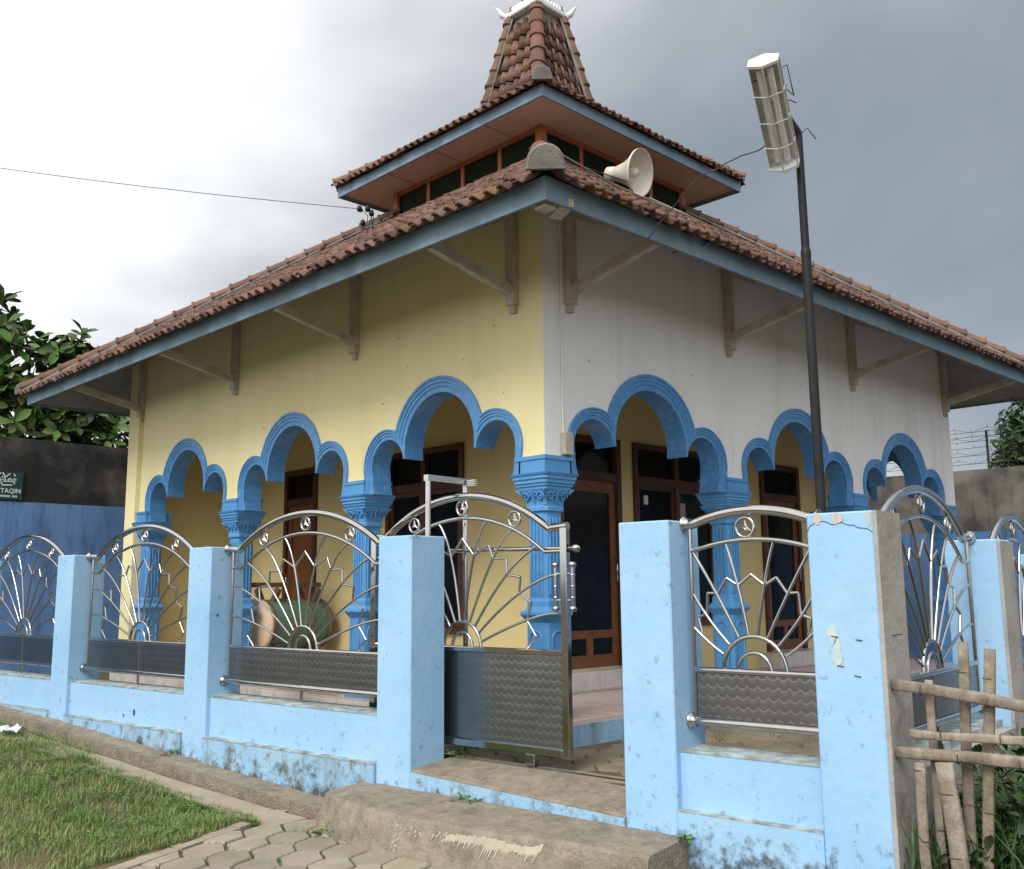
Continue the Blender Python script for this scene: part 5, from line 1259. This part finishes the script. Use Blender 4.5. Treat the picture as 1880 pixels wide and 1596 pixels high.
bamboo(fp(3.03, .10, -.2), fp(3.137, .12, 1.235), .028, 'bamboo_post', .55, 7)
bamboo(fp(2.975, .0, -.2), fp(2.918, .0, .675), .043, 'bamboo_post', .6, 8)
bamboo(fp(3.45, .12, -.2), fp(3.48, .12, 1.2), .028, 'bamboo_post', .55, 9)
bamboo(fp(3.8, .12, -.2), fp(3.82, .12, 1.1), .028, 'bamboo_post', .55, 10)

# ------------------------------------------------------------------ drum on the porch
dc = Vector((.90, 5.50, 1.13))
DR = thing('mosque_drum', 'big green prayer drum with pale skin head on a wooden stand in the porch', 'drum', (dc.x, dc.y, ZF+.006))
ax = Vector((-.97, -.16, 0)).normalized(); pv = Vector((-ax.y, ax.x, 0))
b = MB(); b.lathe([(.27, -.52), (.29, -.50), (.31, -.25), (.32, 0), (.32, .25), (.31, .48), (.30, .50)], dc, ax, 20, False); bd = b.build('body', M_drum, DR)
for h in (-.47, -.16, .16, .46): b = MB(); b.lathe([(.31, h-.02), (.333, h-.015), (.333, h+.015), (.31, h+.02)], dc, ax, 20); b.build('hoop', M_old, bd)
b = MB(); b.lathe([(.325, .49), (.33, .52), (.30, .535), (.0, .54)], dc, ax, 24); b.build('drum_head', M_skin, DR)
for s_ in (-.34, .34):
    b = MB(); p = dc+ax*s_
    for m in (-1, 1):
        q = p+ax*(.035*m); b.bar(Vector((q.x, q.y, ZF+.008))+pv*(m*.42), Vector((q.x, q.y, 1.58))-pv*(m*.16), .07, .06, up=tuple(ax))
    b.bar(Vector((p.x, p.y, .70))-pv*.36, Vector((p.x, p.y, .70))+pv*.36, .05, .06); b.build('stand_leg', M_old, DR)
b = MB(); b.bar(tuple(dc-ax*.55+Vector((-.03, 0, .50))), tuple(dc+ax*.55+Vector((-.03, 0, .50))), .10, .06); b.build('stand_beam', M_old, DR)

# ------------------------------------------------------------------ wires
def sag(a, c, s, n=14): return [lerp(Vector(a), Vector(c), i/n)-Vector((0, 0, s*4*(i/n)*(1-i/n))) for i in range(n+1)]
pc = thing('power_cable', 'black overhead cable with insulators running left from the roof', 'cable', (.82, 3.94, 6.3))
b = MB(); b.tube(sag((.823, 3.945, 6.28), (-6.6, 17.2, 10.35), .22), .0045, 5); b.build('cable', M_cable, pc)
for p in ((.823, 3.945, 6.278), (.897, 3.874, 6.277), (.937, 3.847, 6.223), (.871, 3.938, 6.102)): b = MB(); b.lathe([(.0, -.035), (.028, -.03), (.034, 0), (.026, .035), (.012, .045)], p, n=10); b.build('insulator', M_black, pc)
b = MB(); b.tube(sag((.83, 3.94, 6.28), (1.9, 5.4, 7.0), .05), .006, 4); b.tube([(.85, 3.92, 6.27), (.92, 3.9, 6.2), (.92, 3.92, 6.1), (.875, 3.94, 6.08), (.88, 3.95, 5.98)], .005, 4); b.tube([(.94, 3.85, 6.2), (.92, 3.88, 6.05), (.9, 3.92, 5.95)], .005, 4); b.tube([(.94, 3.85, 6.2), (1.0, 3.9, 6.0), (1.08, 4.0, 6.02), (1.15, 4.1, 6.35)], .005, 4); b.build('drop_wire', M_cable, pc)
lc = thing('lamp_cable', 'twisted grey wire from the street lamp to the mosque eave', 'cable', (.2, -2.1, 4.8))
b = MB(); path = [Vector((-0.683, -2.676, 4.352)), Vector((-.42, -1.98, 4.45)), Vector((-.22, -1.55, 4.36)), Vector((.0, -1.165, 4.30))]
pp = [];
for i in range(3):
    for q in range(8): pp.append(lerp(path[i], path[i+1], q/8)+Vector((rnd.uniform(-.008, .008), rnd.uniform(-.008, .008), rnd.uniform(-.010, .010))))
pp.append(path[-1]); b.tube(pp, .0048, 5); b.build('cable', M_cablg2, lc)
b = MB(); b.tube([(1.0, -1.15, 4.62), (.8, -1.16, 4.45), (.55, -1.0, 4.36)], .005, 4); b.build('cable_tail', M_cable, lc)
rc = thing('roof_cable', 'thin pale cable lying on the tiles from the horn to the hip', 'cable', (0, 0, 5.3))
b = MB(); b.tube([(-.9, -.9, 4.90), (-.5, -.75, 4.98), (.3, -.6, 5.02), (1.0, -.5, 5.08), (2.0, -.2, 5.30), (2.9, 1.0, 6.12)], .008, 5); b.build('cable', M_cablg, rc)
b = MB(); b.tube([(-.9, -.9, 4.94), (.2, .0, 5.55), (1.2, .9, 6.05), (2.5, 1.0, 6.2)], .007, 5); b.build('cable', M_cable, rc)
ec = thing('service_cable', 'dark cable from under the right eave to the mango tree', 'cable', (6.3, -1.2, 3.7))
b = MB(); b.tube(sag((9.6, -.6, 4.33), (14.4, -.1, 4.4), .12), .010, 5); b.build('cable', M_cable, ec)
# litter
lt = MB(); rg = random.Random(3); me_pts = []
for i in range(5):
    for j in range(5): me_pts.append((-2.37+.05*i-.1+rg.uniform(-.01, .01), 5.5+.07*j-.14, gz(-2.37, 5.5)+.05+rg.uniform(0, .07)))
lt.add(me_pts, [(i*5+j, i*5+j+1, i*5+6+j, i*5+5+j) for i in range(4) for j in range(4)]); o = lt.build('plastic_bag', M_plas, at=(-2.37, 5.5, .1)); tag(o, 'crumpled white plastic bag lying in the grass at the left edge', 'litter')
